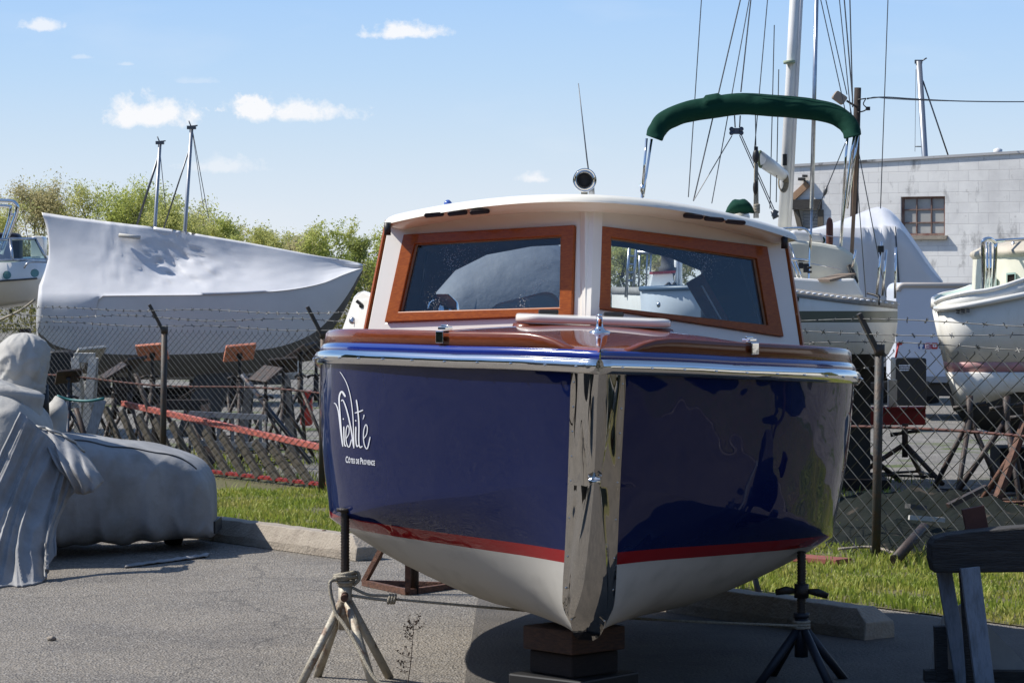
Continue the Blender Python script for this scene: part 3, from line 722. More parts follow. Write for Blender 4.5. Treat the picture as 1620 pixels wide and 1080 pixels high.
# roof
def roof_front(b): return 1.45 + .60 * abs(b) ** 1.6
def roof_top(b, s): return 2.155 - .135 * b*b - .010 * max(0, s - 2.4)**2
NB, NS = 44, 22
rows_t, rows_b = [], []
HB = .965
for i in range(NB + 1):
    b = -HB + 2*HB*(0.5 - 0.5*cos(pi*i/NB)); f = roof_front(b); rt, rb = [], []
    for j in range(NS + 1):
        q = 0.5 - 0.5*cos(pi*j/NS); s = lerp(f, 3.2, q)
        e = min((HB - abs(b)), (s - f)*1.0, (3.2 - s)); k = max(0, 1 - e/.06); drop = .038 * (1 - math.sqrt(max(0, 1 - k*k)))
        rt.append(B(b, s, roof_top(b, s) - drop)); rb.append(B(b*.995, s + (.004 if q < .5 else -.004), roof_top(b, s) - .042 - min(.035, max(0, e - .01)*.5) + drop*.35))
    rows_t.append(rt); rows_b.append(rb)
mb = MB(); mb.grid(rows_t)
mb.grid(rows_b)
edge_t = rows_t[0] + [r[-1] for r in rows_t[1:]] + list(reversed(rows_t[-1][:-1])) + [r[0] for r in reversed(rows_t[1:-1])]
edge_b = rows_b[0] + [r[-1] for r in rows_b[1:]] + list(reversed(rows_b[-1][:-1])) + [r[0] for r in reversed(rows_b[1:-1])]
mb.grid([edge_t, edge_b], cu=True)
roof = mb.build('roof', M['roofwhite'], boat)
rbvh = BVHTree.FromPolygons(mb.v, mb.f)
def on_roof(px, py):
    h = rbvh.ray_cast(CAM, ray(px, py).normalized()); return h[0]
def roof_at(b, s): return B(b, s, roof_top(b, s))
for px, py in [(687, 340), (724, 337.5), (759, 335.5), (1096, 342.5), (1129, 347), (1163, 351.5)]:
    p = on_roof(px, py) or P(px, py, 12.5)
    ang = R(-8 if px < 900 else 8)
    rbox(MB(), (0, 0, 0), (.088, .05, .022), .010, 3, Matrix.Rotation(ang, 3, 'Y')) 
    m_ = MB(); rbox(m_, p + V((0, .0, 0)), (.092, .09, .020), .0095, 3, Matrix.Rotation(ang*.6, 3, 'Y')); m_.build('vent', M['darkin'], boat)
# roof fittings
hc = P(925, 285, D0 + 1.75)
horn = MB().lathe([(.0, .22), (.016, .22), (.016, .10), (.022, .05), (.034, .015), (.046, .0), (.053, -.008), (.0545, -.004), (.052, .004), (.038, .014), (.027, .05), (.018, .09), (.0, .10)], hc, (0, 1, 0), 32)
horn = horn.build('horn', M['chrome'], boat)
MB().lathe([(.0, .05), (.027, .05), (.024, .042), (.0, .044)], hc, (0, 1, 0), 20).build('horn_throat', M['black'], horn)
base = roof_at((hc.x - X0 - .06), 1.85)
MB().beam(V((hc.x, hc.y+.08, hc.z - .02)), V((hc.x, hc.y + .08, base.z - .01)), .03, .05, (0, 1, 0)).build('horn_bracket', M['chrome'], horn)
am = P(936, 305, 13.9); tp = P(915, 132, 13.9)
an = MB().tube([am, lerp(am, tp, .3) + V((-.003, 0, 0)), tp], [.004, .0035, .002], 6).build('radio_antenna', M['wire'], boat)
MB().lathe([(.016, -.06), (.014, .05), (.006, .06)], am, (0, 0, 1), 12).build('antenna_mount', M['steel'], an)
p = roof_at(-.68, 2.5); MB().lathe([(.022, -.02), (.022, .012), (.018, .03), (.008, .04), (0, .042)], p, (0, 0, 1), 14).build('roof_light', mat('blue_lens', (.05, .10, .35), .15, coat=1), boat)
p = roof_at(.74, 2.6); MB().lathe([(.05, -.02), (.05, .03), (.04, .06), (.02, .075), (0, .08)], p, (0, 0, 1), 16).build('roof_dome', M['white'], boat)
for side, px, py in ((-1, 613, 362), (1, 1241, 383)):
    p = P(px, py, D0 + 1.98); q = MB().lathe([(.0, -.03), (.016, -.03), (.016, .03), (.0, .03)], p, (0, 0, 1), 12).build('side_light', M['black'], boat)
    MB().beam(p + V((0, .03, .02)), p + V((-side*.03, .07, .03)), .03, .02).build('light_bracket', M['steel'], q)

# hatch, bow finial, chocks
hz = deckz(0, 1.15)
def slab(mb, cx, s0, s1, hw, z, h, crown=.0, rr=.1, taper=1.0):
    rows = []
    ring = []
    for (bx, sy, a) in ((hw-rr, s1-rr, 0), (-hw+rr, s1-rr, 90), (-hw+rr, s0+rr, 180), (hw-rr, s0+rr, 270)):
        for i in range(7): t = R(a+15*i); ring.append((bx + rr*cos(t), sy + rr*sin(t)))
    for zz, k in ((0, .97), (h*.12, 1.0), (h*.7, 1.0*taper), (h*.93, .985*taper), (h, .955*taper)):
        rows.append([B(cx + x*k, (s0+s1)/2 + (y-(s0+s1)/2)*k, z + zz) for x, y in ring])
    return mb.loft(rows)
hs0, hs1 = .95, 1.45
hb_c = .0
cm = slab(MB(), hb_c, hs0, hs1, .355, hz - .075, .082, rr=.08, taper=.985).build('hatch_coaming', M['wood'], boat)
hl = slab(MB(), hb_c, hs0 - .01, hs1 + .01, .335, hz + .012, .034, rr=.1).build('hatch_lid', M['white'], boat)
for b in (-.19, .10):
    MB().box(B(b, hs1 - .03, hz + .055), (.09, .04, .022)).build('hinge', M['black'], hl, bevel=.006)
fz = deckz(0, .62)
fin = MB().lathe([(.0, -.01), (.046, -.01), (.046, .002), (.026, .009), (.016, .02), (.013, .04), (.0125, .062)], B(.015, .62, fz), (0, 0, 1), 20)
fin.lathe([(.011, .062), (.0115, .068), (.010, .074), (.0, .077)], B(.015, .62, fz), (0, 0, 1), 16)
fin.build('bow_finial', M['chrome'], boat)
MB().tube([B(.015, .62 - .012, fz + .026), B(.015, .62 - .012, fz + .055)], .0075, 10).build('finial_inlay', M['framewood'], boat)
for side, px, py in ((-1, 703, 533), (1, 1185, 549)):
    # bow chock: a chrome saddle over the toe rail
    best = None
    for t in [i/400 for i in range(12, 300)]:
        b, s, z = hull(t, 1.0); q = B(side*(b-.04), s, z+.09)
        e = abs(pix(q)[0] - px)
        if best is None or e < best[0]: best = (e, q, t)
    q = best[1]; b, s, z = hull(best[2], 1); b2, s2, z2 = hull(best[2] + .01, 1)
    d = (B(side*b2, s2, z2) - B(side*b, s, z)).normalized()
    rot = Matrix((( d.x, -d.y, 0), (d.y, d.x, 0), (0, 0, 1)))
    m_ = MB(); m_.box(q + V((0, 0, .032)), (.044, .044, .012), rot)
    nrm = V((-d.y, d.x, 0)); nrm = nrm if nrm.y < 0 else -nrm
    m_.box(q + nrm*.031 + V((0, 0, -.004)), (.044, .008, .050), rot); m_.box(q - nrm*.025 + V((0, 0, .0)), (.044, .008, .04), rot)
    m_.tube([q + d*.021 + V((0, 0, .040)), q - d*.021 + V((0, 0, .040))], .007, 8)
    m_.build('bow_chock', M['chrome'], boat, bevel=.004)

# white panel standing on the port side deck
zz = tab(ZS, 2.7) + .05
m_ = MB(); pd = 13.55
poly = [P(533, 545, pd+.2), P(560, 469, pd+.05), P(566, 463, pd), P(576, 460, pd-.05), P(588, 464, pd-.15), P(591, 470, pd-.15), P(576, 545, pd-.1)]
m_.prism(poly, V((.0, .07, 0)))
pn = m_.build('fender_board', M['white'], None, bevel=.01)
tag(pn, 'white moulded board with a black cleat standing on the side deck against the cabin', 'board')
p = P(571, 484, pd - .05); k_ = MB(); k_.beam(p + V((-.02, 0, .025)), p + V((.03, -.02, -.015)), .014, .014); k_.tube([p + V((0, .04, 0)), p], .010, 8); k_.build('cleat', M['black'], pn)
p = P(558, 507, pd + .03); MB().lathe([(.018, -.006), (.013, -.012), (.0, -.012)], p, (0, 1, 0), 14).build('fitting', M['steel'], pn)
# green canvas bundle on the roof
rows = []
for i in range(13):
    u = i/12; px = lerp(1147, 1194, u); d = 13.4
    h = 22 * (1 - abs(2*u-1) ** 3.2) + 1; y0 = 338
    c = P(px, y0, d); ring = []
    for j in range(12):
        a = 2*pi*j/12; hh = h*d/F
        ring.append(c + V((0, .09*cos(a)*(1 - abs(2*u-1)**4 + .05), hh*.5 + hh*.5*sin(a)*(1 + .08*sin(u*17 + j)))))
    rows.append(ring)
tag(MB().loft(rows).build('canvas_bundle', M['green']), 'dark green canvas bundle lying on the right side of the cabin roof', 'canvas bundle')
# ------------------------------------------------------------------ boat stands
def make_stand(root, htop, mats, legs=3, spread=.28, collar=(.32, .52), pad=None, phase=.4, bars=True, screw_r=.018, bolt=True, ringz=.05, wing=True):
    """tripod jack stand, local z up from its foot; collar=(z of leg joint, z of collar top)"""
    O = ORG[root.name]; Mx = lambda p: O + V(p)
    cm_ = mats[0]
    m_ = MB(); m_.tube([Mx((0, 0, collar[0] - .10)), Mx((0, 0, collar[1]))], .030, 12); m_.tube([Mx((0, 0, collar[1] - .012)), Mx((0, 0, collar[1] + .008))], .035, 12)
    m_.build('collar', cm_, root)
    if bolt:
        m_ = MB(); m_.tube([Mx((0, -.02, collar[1] - .05)), Mx((0, -.075, collar[1] - .06))], .016, 10); m_.build('lock_bolt', M['rust'], root)
    for k in range(legs):
        a = phase + 2*pi*k/legs
        MB().tube([Mx((.02*cos(a), .02*sin(a), collar[0] + .02)), Mx((spread*cos(a), spread*sin(a), 0.0))], .019, 10).build('leg', cm_, root)
    if bars:
        for k in range(legs):
            a = phase + 2*pi*k/legs; b = phase + 2*pi*(k+1)/legs; q = 1 - ringz / collar[0] * .9
            MB().tube([Mx((spread*q*cos(a), spread*q*sin(a), ringz)), Mx((spread*q*cos(b), spread*q*sin(b), ringz))], .011, 6).build('brace', cm_, root)
    # threaded screw
    prof = [(0, collar[1] - .15)]
    z = collar[1] - .15; i = 0
    while z < htop:
        prof.append((screw_r * (1.0 if i % 2 else .84), z)); z += .0065; i += 1
    prof += [(screw_r, htop), (0, htop)]
    MB().lathe([(r, z) for r, z in prof], O, (0, 0, 1), 12).build('screw', mats[1], root)
    m_ = MB(); m_.tube([Mx((0, 0, collar[1] + .008)), Mx((0, 0, collar[1] + .05))], .027, 6)
    for sg in (-1, 1): m_.tube([Mx((sg*.02, 0, collar[1] + .03)), Mx((sg*.07, .0, collar[1] + .033)), Mx((sg*.125, .0, collar[1] + .012))], [.010, .014, .016], 8, flat=.6)
    if not bolt and wing: m_.build('wing_nut', mats[1], root)
    if pad:
        rot = Matrix.Rotation(pad[1], 3, V(pad[2])); m_ = MB(); m_.box(Mx((0, 0, htop + .012)), (pad[0][0], pad[0][1], .03), rot)
        pd_ = m_.build('pad', pad[3], root, bevel=.006)
        MB().tube([Mx((0, 0, htop - .05)), Mx((0, 0, htop + .002))], .030, 10).build('pad_socket', mats[1], pd_)
    return root
lp = hp(.27, .5, -1)
def under_hull(x, y):
    h = hbvh.ray_cast(V((x, y, -.5)), V((0, 0, 1))); return h[0].z if h[0] is not None else None
SD = 12.2
xl = P(546, 900, SD).x; xr = P(1268, 900, SD).x
zl_ = under_hull(xl, SD) or .68; zr_ = under_hull(xr, SD) or .63
print('stand tops', zl_, zr_, xl, xr)
GRP = 'jack stands under the blue boat'
s1 = thing('boat_stand', 'cream jack stand with pale rope knotted round its collar, under the left bow', 'boat stand', (xl, SD, 0), GRP)
make_stand(s1, zl_ - .015, (M['creampipe'], M['blacksteel']), legs=4, spread=.235, collar=(.335, .44), phase=.62, bars=False, screw_r=.021)
rbx = MB(); rbx.lathe([(0, 0), (.038, .0), (.038, .014), (.0, .014)], (xl, SD, zl_ - .018), (0, 0, 1), 16); rbx.build('pad', M['blacksteel'], s1)
M['darkblue'] = mat('blue_black_paint_pipe', (.012, .016, .026), .55, 0)
s2 = thing('boat_stand', 'dark jack stand with a two armed wing nut, under the right bow', 'boat stand', (xr, SD, 0), GRP)
make_stand(s2, zr_ - .012, (M['darkblue'], M['blacksteel']), legs=4, spread=.23, collar=(.215, .30), phase=.5, bars=False, screw_r=.021, bolt=False, wing=False)
wn = MB(); c = V((xr, SD, P(1268, 934, SD).z)); wn.tube([c + V((0, 0, -.03)), c + V((0, 0, .03))], .032, 10)
for sg in (-1, 1): wn.tube([c + V((sg*.02, -.01, .0)), c + V((sg*.07, -.012, .004 if sg < 0 else -.006)), c + V((sg*.115, -.012, -.006 if sg < 0 else -.022))], [.010, .018, .013], 8, flat=.5)
wn.build('wing_nut', M['blacksteel'], s2)
# rear stands
q = G(648, 940); s3 = thing('boat_stand', 'rusty low tripod stand behind the left jack stand', 'boat stand', (q.x, q.y, 0), GRP)
A_, B_, C_ = G(576, 926), G(645, 941), G(722, 930); ap = P(641, 800, q.y + .25)
for a, b in ((A_, B_), (B_, C_), (C_, A_)): MB().beam(a + V((0, 0, .018)), b + V((0, 0, .018)), .032, .032).build('base_bar', M['rust'], s3)
for a in (A_, B_, C_): MB().beam(a + V((0, 0, .02)), ap if a is not B_ else V((B_.x + .0, B_.y, .5)), .03, .03).build('leg', M['rust'], s3)
MB().tube([V((B_.x + .035, B_.y + .06, .0)), V((B_.x + .035, B_.y + .06, .62))], .026, 10).build('post', M['blacksteel'], s3)
q = G(1180, 940); s4 = thing('boat_stand', 'worn blue stand glimpsed behind the hull on the right', 'boat stand', (q.x, q.y, 0), GRP)
for (px, py, qx) in ((1202, 944, 1178), (1163, 930, 1150), (1140, 946, 1150)):
    MB().tube([G(px, py) , P(qx, 850, q.y)], .017, 8).build('leg', M['bluepipe'], s4)
MB().tube([P(1165, 880, q.y), P(1165, 800, q.y)], .024, 10).build('collar', M['bluepipe'], s4)
# keel blocks
kc = V((X0 - .03, 11.52, 0)); rt = Matrix.Rotation(R(45), 3, 'Z')
zk_ = under_hull(kc.x, kc.y) or .3
r45 = Matrix.Rotation(R(42), 3, 'Z'); kb = V((kc.x - .01, kc.y + .34, 0)); kt = (under_hull(kc.x, kc.y + .34) or .3) - .006
tag(MB().box(kb + V((0, .03, .045)), (.40, .40, .09), Matrix.Rotation(R(50), 3, 'Z')).build('keel_block', M['black'], None, bevel=.008), 'timber block coloured shade-black on the asphalt, lowest under the keel', 'timber block', 'timber blocks under the keel')  # lowest block coloured black to stand in for the dark void below
tag(MB().box(kb + V((0, .02, .09 + (kt - .20)/2 + .002)), (.27, .27, kt - .20), r45).build('keel_block', M['timber'], None, bevel=.008), 'narrow dark timber block in the middle of the stack under the keel', 'timber block', 'timber blocks under the keel')
tag(MB().box(kb + V((0, 0, kt - .052)), (.31, .31, .10), r45).build('keel_block', M['timber2'], None, bevel=.006), 'wide orange-brown timber block topmost under the keel', 'timber block', 'timber blocks under the keel')
# ropes
rp = thing('rope', 'pale rope tied round the left stand and stretched under the hull to the right stand', 'rope', (xl, SD, 0))
m_ = MB(); zc = .44
for k, dz in enumerate((0.0, .014, .028, .012)):
    m_.tube([V((xl + (.036 + .004*k)*cos(a), SD + (.036 + .004*k)*sin(a), zc + .012 + dz + .008*sin(a*1.0 + k))) for a in [2*pi*i/20 for i in range(21)]], .0085, 7)
m_.tube(crv([(xl - .03, SD - .03, .46), (xl - .062, SD - .045, .45), (xl - .06, SD - .05, .40), (xl - .05, SD - .055, .36), (xl - .035, SD - .07, .31), (xl + .0, SD - .10, .27), (xl + .05, SD - .15, .20), (xl + .10, SD - .22, .12), (xl + .15, SD - .27, .05), (xl + .22, SD - .29, .010)], 40), .0085, 7)
m_.tube(crv([(xl + .03, SD + .0, .475), (xl + .055, SD, .485), (xl + .06, SD, .455), (xl + .035, SD, .43)], 14), .0085, 7)
m_.build('knotted_end', M['rope'], rp)
m_ = MB(); pl0 = V((xl + .03, SD, .385)); kn = P(620, 947, SD - .02); pr0 = V((xr - .02, SD - .03, .255))
m_.tube(crv([pl0 + V((0, 0, .035)), lerp(pl0, kn, .4) + V((0, 0, .01)), lerp(pl0, kn, .8) + V((0, 0, .012)), kn + V((0, 0, .012))], 18), .007, 7)
m_.tube(crv([pl0, lerp(pl0, kn, .5) + V((0, 0, -.006)), kn + V((0, 0, -.008))], 12), .007, 7)
for i in range(3): m_.tube([kn + V((.012*i - .012 + .004*sin(a), .018*cos(a), .018*sin(a))) for a in [2*pi*j/12 for j in range(13)]], .007, 6)
m_.tube(crv([kn, lerp(kn, pr0, .33) + V((0, 0, -.012)), lerp(kn, pr0, .66) + V((0, 0, -.014)), pr0], 30), .006, 7)
for i in range(3): m_.tube([V((xr + .034*cos(a), SD + .034*sin(a),   .245 + .012*i)) for a in [2*pi*j/16 for j in range(17)]], .007, 6)
m_.build('stretched_line', M['rope'], rp)

# wheel stops
def wheel_stop(A, L_, label):
    root = thing('wheel_stop', label, 'wheel stop', A, 'concrete wheel stops'); nn = V((-ED.y, ED.x, 0)); 
    if nn.y > 0: nn = -nn
    hw, ht, h, ch = .105, .062, .152, .10
    rows = []
    for (t, k) in ((0, 0), (ch, 1), (L_ - ch, 1), (L_, 0)):
        zt = lerp(.085, h, k); c = A + ED * t
        a_ = lerp(.095, ht, k)
        rows.append([c + nn*hw, c - nn*hw, c - nn*hw*.98 + V((0, 0, .055)), c - nn*a_ + V((0, 0, zt)), c + nn*a_ + V((0, 0, zt)), c + nn*hw*.98 + V((0, 0, .055))])
    # subdivide along the length and roughen
    fine = []
    for i in range(3):
        nseg = 40 if i == 1 else 3
        for j in range(nseg): fine.append([lerp(p, q_, j/nseg) for p, q_ in zip(rows[i], rows[i+1])])
    fine.append(rows[-1])
    out = []
    for r_ in fine:
        out.append([p + V((noise.noise(p*9), noise.noise(p*9 + V((5, 0, 0))), noise.noise(p*9 + V((0, 7, 0))))) * (.006 if p.z > .01 else 0) for p in r_])
    MB().loft(out, smooth=False).build('concrete_body', M['concrete'], root, bevel=.006)
    for t in (L_*.22, L_*.78):
        c = A + ED*t + V((0, 0, h - .004)); MB().lathe([(0, 0), (.014, 0), (.014, .009), (0, .011)], c, (0, 0, 1), 10).build('steel_pin', M['rust'], root)
    return root
wheel_stop(G(1392, 1011), 2.45, 'concrete wheel stop before the grass on the right, behind the winged jack stand')
wheel_stop(G(584, 886), 2.35, 'concrete wheel stop between the covered boat and the left jack stand')
# small things on the asphalt
for i, (px, py, s_, lab) in enumerate([(82, 1013, .022, 'pale pebble lying alone on the asphalt at the lower left'), (1212, 886, .03, 'white stone in the grass right of the hull'), (1237, 882, .035, 'grey stone beside the red plank')]):
    q = G(px, py); tag(MB().ball(q + V((0, 0, s_*.5)), (s_, s_*.8, s_*.6), 10, 7, lambda p: p + V((noise.noise(p*40), noise.noise(p*40 + V((3, 1, 0))), noise.noise(p*43))) * s_*.35).build('pebble', M['concrete']), lab, 'stone')
# dry weed
q = G(643, 1092); root = thing('dry_weed', 'dead brown weed stalk standing in the asphalt beside the left stand', 'weed', q)
r = random.Random(4); top = P(655, 978, q.y)
ax = crv([q, lerp(q, top, .35) + V((.006, 0, 0)), lerp(q, top, .7) + V((.004, 0, 0)), top], 24)
MB().tube(ax, [lerp(.0026, .001, i/23) for i in range(24)], 5).build('stalk', M['weed'], root)
m_ = MB()
for i in range(15):
    t = r.uniform(.25, .93); p = ax[int(t*23)]; sg = r.choice((-1, 1)); L_ = r.uniform(.03, .085) * (1.15 - t*.6)
    e = p + V((sg*L_, r.uniform(-.05, .05), r.uniform(-.005, .05)))
    tw = crv([p, lerp(p, e, .5) + V((0, 0, -.006)), e], 6); m_.tube(tw, .0011, 4)
    for j in range(7):
        c = tw[r.randrange(2, 6)] + V((r.uniform(-.008, .008), r.uniform(-.008, .008), r.uniform(-.006, .008))); m_.ball(c, r.uniform(.002, .0045), 5, 3)
for i in range(14):
    c = ax[r.randrange(8, 24)] + V((r.uniform(-.006, .006), 0, 0)); m_.ball(c, r.uniform(.002, .004), 5, 3)
m_.build('seed_heads', M['weed'], root)
# red plank and rubbish at the fence foot
m_ = MB(); a = G(1243, 880, .03); b = G(1335, 888, .03); m_.beam(a, b, .16, .035); tag(m_.build('plank', mat('brick_red_plank', (.26, .07, .05), .8, 0, col2=(.18, .06, .045), ns=7), None, bevel=.004), 'flat brick red plank lying in the grass by the fence', 'plank')
m_ = MB(); m_.tube([G(1416, 885, .05), P(1462, 834, 17.6)], .035, 10); tag(m_.build('pipe', M['darkpipe']), 'short grey pipe lying against the fence foot right of its post', 'pipe')
m_ = MB(); m_.tube(crv([G(1326, 868, .05), G(1380, 865, .06), G(1420, 876, .04)], 10), .009, 8); tag(m_.build('hose', M['concrete']), 'pale bent hose end lying at the foot of the fence post', 'hose')

# ------------------------------------------------------------------ chain-link fence
HF = 1.33
fence = thing('chain_link_fence', 'chain-link fence with barbed wire on angled post arms running behind the blue boat', 'fence', fp(4))
def mesh_panel(a0_, a1_, w, h, rad, z0=.02, ph=0.0):
    m_ = MB(); Hh = HF - z0; slope = h / w; r_ = rad
    k0 = int(-(Hh/slope)/w) - 1; k1 = int((a1_ - a0_)/w) + 1
    def wob(a, z): return fp(a, .010*noise.noise(V((a*1.3, z*1.5, 2))) , z)
    for fam in (1, -1):
        for k in range(k0, k1 + 1):
            s_a = a0_ + k*w + ph
            if fam == 1: seg = [(s_a, 0.0), (s_a + Hh/slope, Hh)]
            else: seg = [(s_a + Hh/slope, 0.0), (s_a, Hh)]
            (xa, za), (xb, zb) = seg
            # clip in a
            lo, hi = 0.0, 1.0
            for lim, sg in ((a0_, 1), (a1_, -1)):
                fa = (xa - lim)*sg; fb = (xb - lim)*sg
                if fa < 0 and fb < 0: lo, hi = 1, 0; break
                if fa < 0: lo = max(lo, fa/(fa - fb))
                if fb < 0: hi = min(hi, fa/(fa - fb))
            if hi - lo < .02: continue
            n_ = max(2, int(8*(hi - lo)) + 1)
            pts = [wob(lerp(xa, xb, lerp(lo, hi, i/(n_-1))), z0 + lerp(za, zb, lerp(lo, hi, i/(n_-1)))) + FN*(fam*.0025) for i in range(n_)]
            m_.tube(pts, r_, 3, cap=False)
    # knuckled top edge
    k = 0
    while a0_ + k*w < a1_:
        a = a0_ + k*w + ph; 
        if a < a1_: m_.tube([fp(a - .003, 0, HF), fp(a, 0, HF + .012), fp(a + .004, .004, HF)], r_, 3, cap=False)
        k += 1
    return m_
aL0 = 5.2; aR1 = 5.2
mesh_panel(aL0, fence_at(-220), .108, .062, .0023).build('wire_mesh', M['galv'], fence, fix=False)
mesh_panel(fence_at(1680), aR1, .145, .112, .0034).build('wire_mesh', M['galv'], fence, fix=False)
pa = [fence_at(1393), fence_at(262), fence_at(514), fence_at(1393) + 3.0, fence_at(262) + 4.6]
for a in pa:
    tilt = V((.018, 0, 0)) if True else V()
    b_ = fp(a, .035, 0); t_ = b_ + V((0.02, 0, HF + .02))
    po = MB().tube([b_ + V((0, 0, -.05)), t_], .029, 12).build('post', M['post'], fence)
    arm = t_ + V((-.135, -.03, .215))
    m_ = MB(); m_.beam(t_ + V((0, 0, -.05)), arm, .042, .028); m_.tube([t_ + V((0, 0, -.05)), t_ + V((0, 0, .02))], .034, 12); m_.build('wire_arm', M['post'], po)
ends = (fence_at(1690), fence_at(-220))
for fr_ in (.93, .58, .22):
    m_ = MB(); n_ = 90; pts = []
    off = V((-.115, -.03, .205)) * fr_ + V((0, 0, HF + .0))
    for i in range(n_ + 1):
        a = lerp(ends[0], ends[1], i/n_); pts.append(fp(a, .035) + off + V((0, 0, .014*sin(a*2.1 + fr_*9) - .008*abs(sin(a*.9)))))
    m_.tube(pts, .0030, 4, cap=False)
    a = ends[0]; j = 0
    while a < ends[1]:
        i = (a - ends[0])/(ends[1] - ends[0])*n_; p = lerp(pts[int(i)], pts[min(n_, int(i)+1)], i - int(i)); rr_ = random.Random(j*7 + int(fr_*100))
        for q_ in range(3):
            d = V((rr_.uniform(-1, 1), rr_.uniform(-1, 1), rr_.uniform(-1, 1))).normalized() * .020; m_.tube([p - d, p + d], .0026, 4, cap=False)
        a += .17; j += 1
    m_.build('barbed_wire', M['galv'], fence, fix=False)
m_ = MB(); pts = [fp(lerp(ends[0], ends[1], i/40), -.03, .83 + .02*sin(i*.7)) for i in range(41)]
m_.tube(pts, .010, 6).build('mid_rail', mat('rusty_rail', (.12, .045, .035), .7, .2, col2=(.07, .035, .03), ns=6), fence)

# dark mound added as ground shade beyond the right part of the fence
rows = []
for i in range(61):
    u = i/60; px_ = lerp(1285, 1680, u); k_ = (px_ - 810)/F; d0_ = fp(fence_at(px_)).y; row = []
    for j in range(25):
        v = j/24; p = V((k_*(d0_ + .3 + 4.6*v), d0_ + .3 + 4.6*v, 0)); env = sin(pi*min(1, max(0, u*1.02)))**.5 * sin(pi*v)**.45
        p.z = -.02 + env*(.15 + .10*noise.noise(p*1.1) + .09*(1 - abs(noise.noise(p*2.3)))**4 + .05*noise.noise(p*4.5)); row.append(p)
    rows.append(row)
tag(MB().grid(rows).build('shadow_mound', mat('black_green_ground_shade', (.010, .014, .012), .95, 0, spec=.08, col2=(.018, .02, .017), ns=3, bump=.7, bs=9, bd=.03, col3=(.06, .05, .04), ns3=4, lo3=.62, hi3=.7)), 'low black-green mound added as ground shade behind the fence on the right', 'heap')
for i, (xa, ya, xb, yb, m, lab) in enumerate([(1438, 818, 1494, 822, 'greypad', 'thin pale batten lying on the dark shade mound'), (1436, 800, 1462, 803, 'keelgrey', 'short grey board lying on the dark shade mound'), (1500, 800, 1560, 770, 'darkpipe', 'dark pipe sloping up from the dark shade mound')]):
    m_ = MB(); m_.beam(P(xa, ya, 18.35), P(xb, yb, 18.45), .05 if i else .02, .03); tag(m_.build('batten' if i == 0 else 'board' if i == 1 else 'pipe', M[m]), lab, 'batten' if i == 0 else 'board' if i == 1 else 'pipe')

# ------------------------------------------------------------------ red railed rack standing just behind the fence
def ra(px): return fence_at(px)
rk = thing('railing_panel', 'low panel of weathered slats between red rails leaning behind the fence', 'railing panel', fp(ra(340), -.3))
tl, trr = fp(ra(150), -.30), fp(ra(530), -.30)
def zat(px, py, p): return P(px, py, p.y).z
tl.z = zat(155, 638, tl); trr.z = zat(530, 723, trr)
d_ = (trr - tl)
MB().beam(tl, trr, .05, .055).build('rail', M['redpaint'], rk, bevel=.006)
bl = fp(ra(120), -.16, .05); br = fp(ra(540), -.16, .05)
MB().beam(bl, br, .04, .035).build('rail', M['redbeam'], rk, bevel=.006)
for i in range(12):
    px = lerp(166, 455, i/11); a = ra(px); top = lerp(tl, trr, (px - 150)/380); top = V((P(px, 500, fp(a, -.30).y).x, fp(a, -.30).y, lerp(tl.z, trr.z, (a - ra(150))/(ra(530) - ra(150)))))
    r_ = random.Random(i); L_ = top.z; low = fp(a - .10 - r_.uniform(-.02, .02) - L_*.06, -.16, .04)
    MB().beam(top + V((0, 0, -.02)), low, .088, .035, FN).build('slat', M['slat'], rk, bevel=.004)

# ------------------------------------------------------------------ covered boat at the left edge
cb = thing('covered_boat', 'small boat on a trailer hidden under grey canvas covers at the left edge', 'boat', G(120, 890))
def fold(p, amp, fr, seed):
    return amp * (noise.noise(V((p.x*fr + seed, p.y*fr*.5, p.z*fr*.35))) + .5*noise.noise(V((p.x*fr*2.3, p.z*fr*.9, seed))))
top_t = [(-90, 686), (0, 690), (75, 691), (130, 696), (180, 703), (230, 711), (270, 720), (297, 731), (316, 747), (328, 768), (335, 800)]
bot_t = [(-90, 905), (0, 897), (60, 890), (150, 882), (250, 873), (310, 862), (328, 855), (335, 845)]
rows = []
NSB = 130
for i in range(NSB + 1):
    px = lerp(-90, 335.5, (i/NSB) ** .8); d0 = lerp(17.05, 18.25, (px + 90)/425)
    zt = HC - (tab(top_t, px) - YH) * (d0 + .35)/F; zb = max(.07, HC - (tab(bot_t, px) - YH) * d0/F)
    wd = 1.15 * math.sqrt(max(.02, 1 - max(0, (px - 225)/112)**2.4)); ring = []
    cx = (px - 810)/F; cy = d0 + .0; cz = (zt + zb)/2; hh = (zt - zb)/2
    for j in range(72):
        a = 2*pi*j/72; ca, sa = cos(a), sin(a); e = .42
        y = cy + wd/2 - (wd/2) * math.copysign(abs(ca)**e, ca); z = cz + hh * math.copysign(abs(sa)**e, sa)
        p = V((cx*d0 + .02*(y - d0), y, z)); low = max(0, 1 - (z - zb)/(hh*1.4))
        k = fold(p, .022, 5.5, 3) + (.020*sin(px*.085 + 2*noise.noise(V((px*.02, z*2, 0)))) * (0.3 + low)) * (ca > .2)
        crease = (1 - abs(noise.noise(V((p.x*2.6 + p.z*1.1, p.z*1.3 - p.x*.5, 4.2)))))**9; crease2 = (1 - abs(noise.noise(V((p.x*4.2 - p.z*2.4, p.z*2.0, 9.1)))))**10
        k += .022*crease + .014*crease2
        p.y -= k; p.z += .010*crease*(sa > .3)
        p.z += .014*noise.noise(p*4) + (.03*noise.noise(V((px*.03, 0, 5)))*low)
        ring.append(p)
    rows.append(ring)
MB().loft(rows).build('hull_cover', M['tarp'], cb)
# seam cord along the top edge
seam = [rows[i][14] + V((0, -.003, .003)) for i in range(40, NSB - 10)]
MB().tube(seam, .006, 5).build('cover_seam', M['keelgrey'], cb)
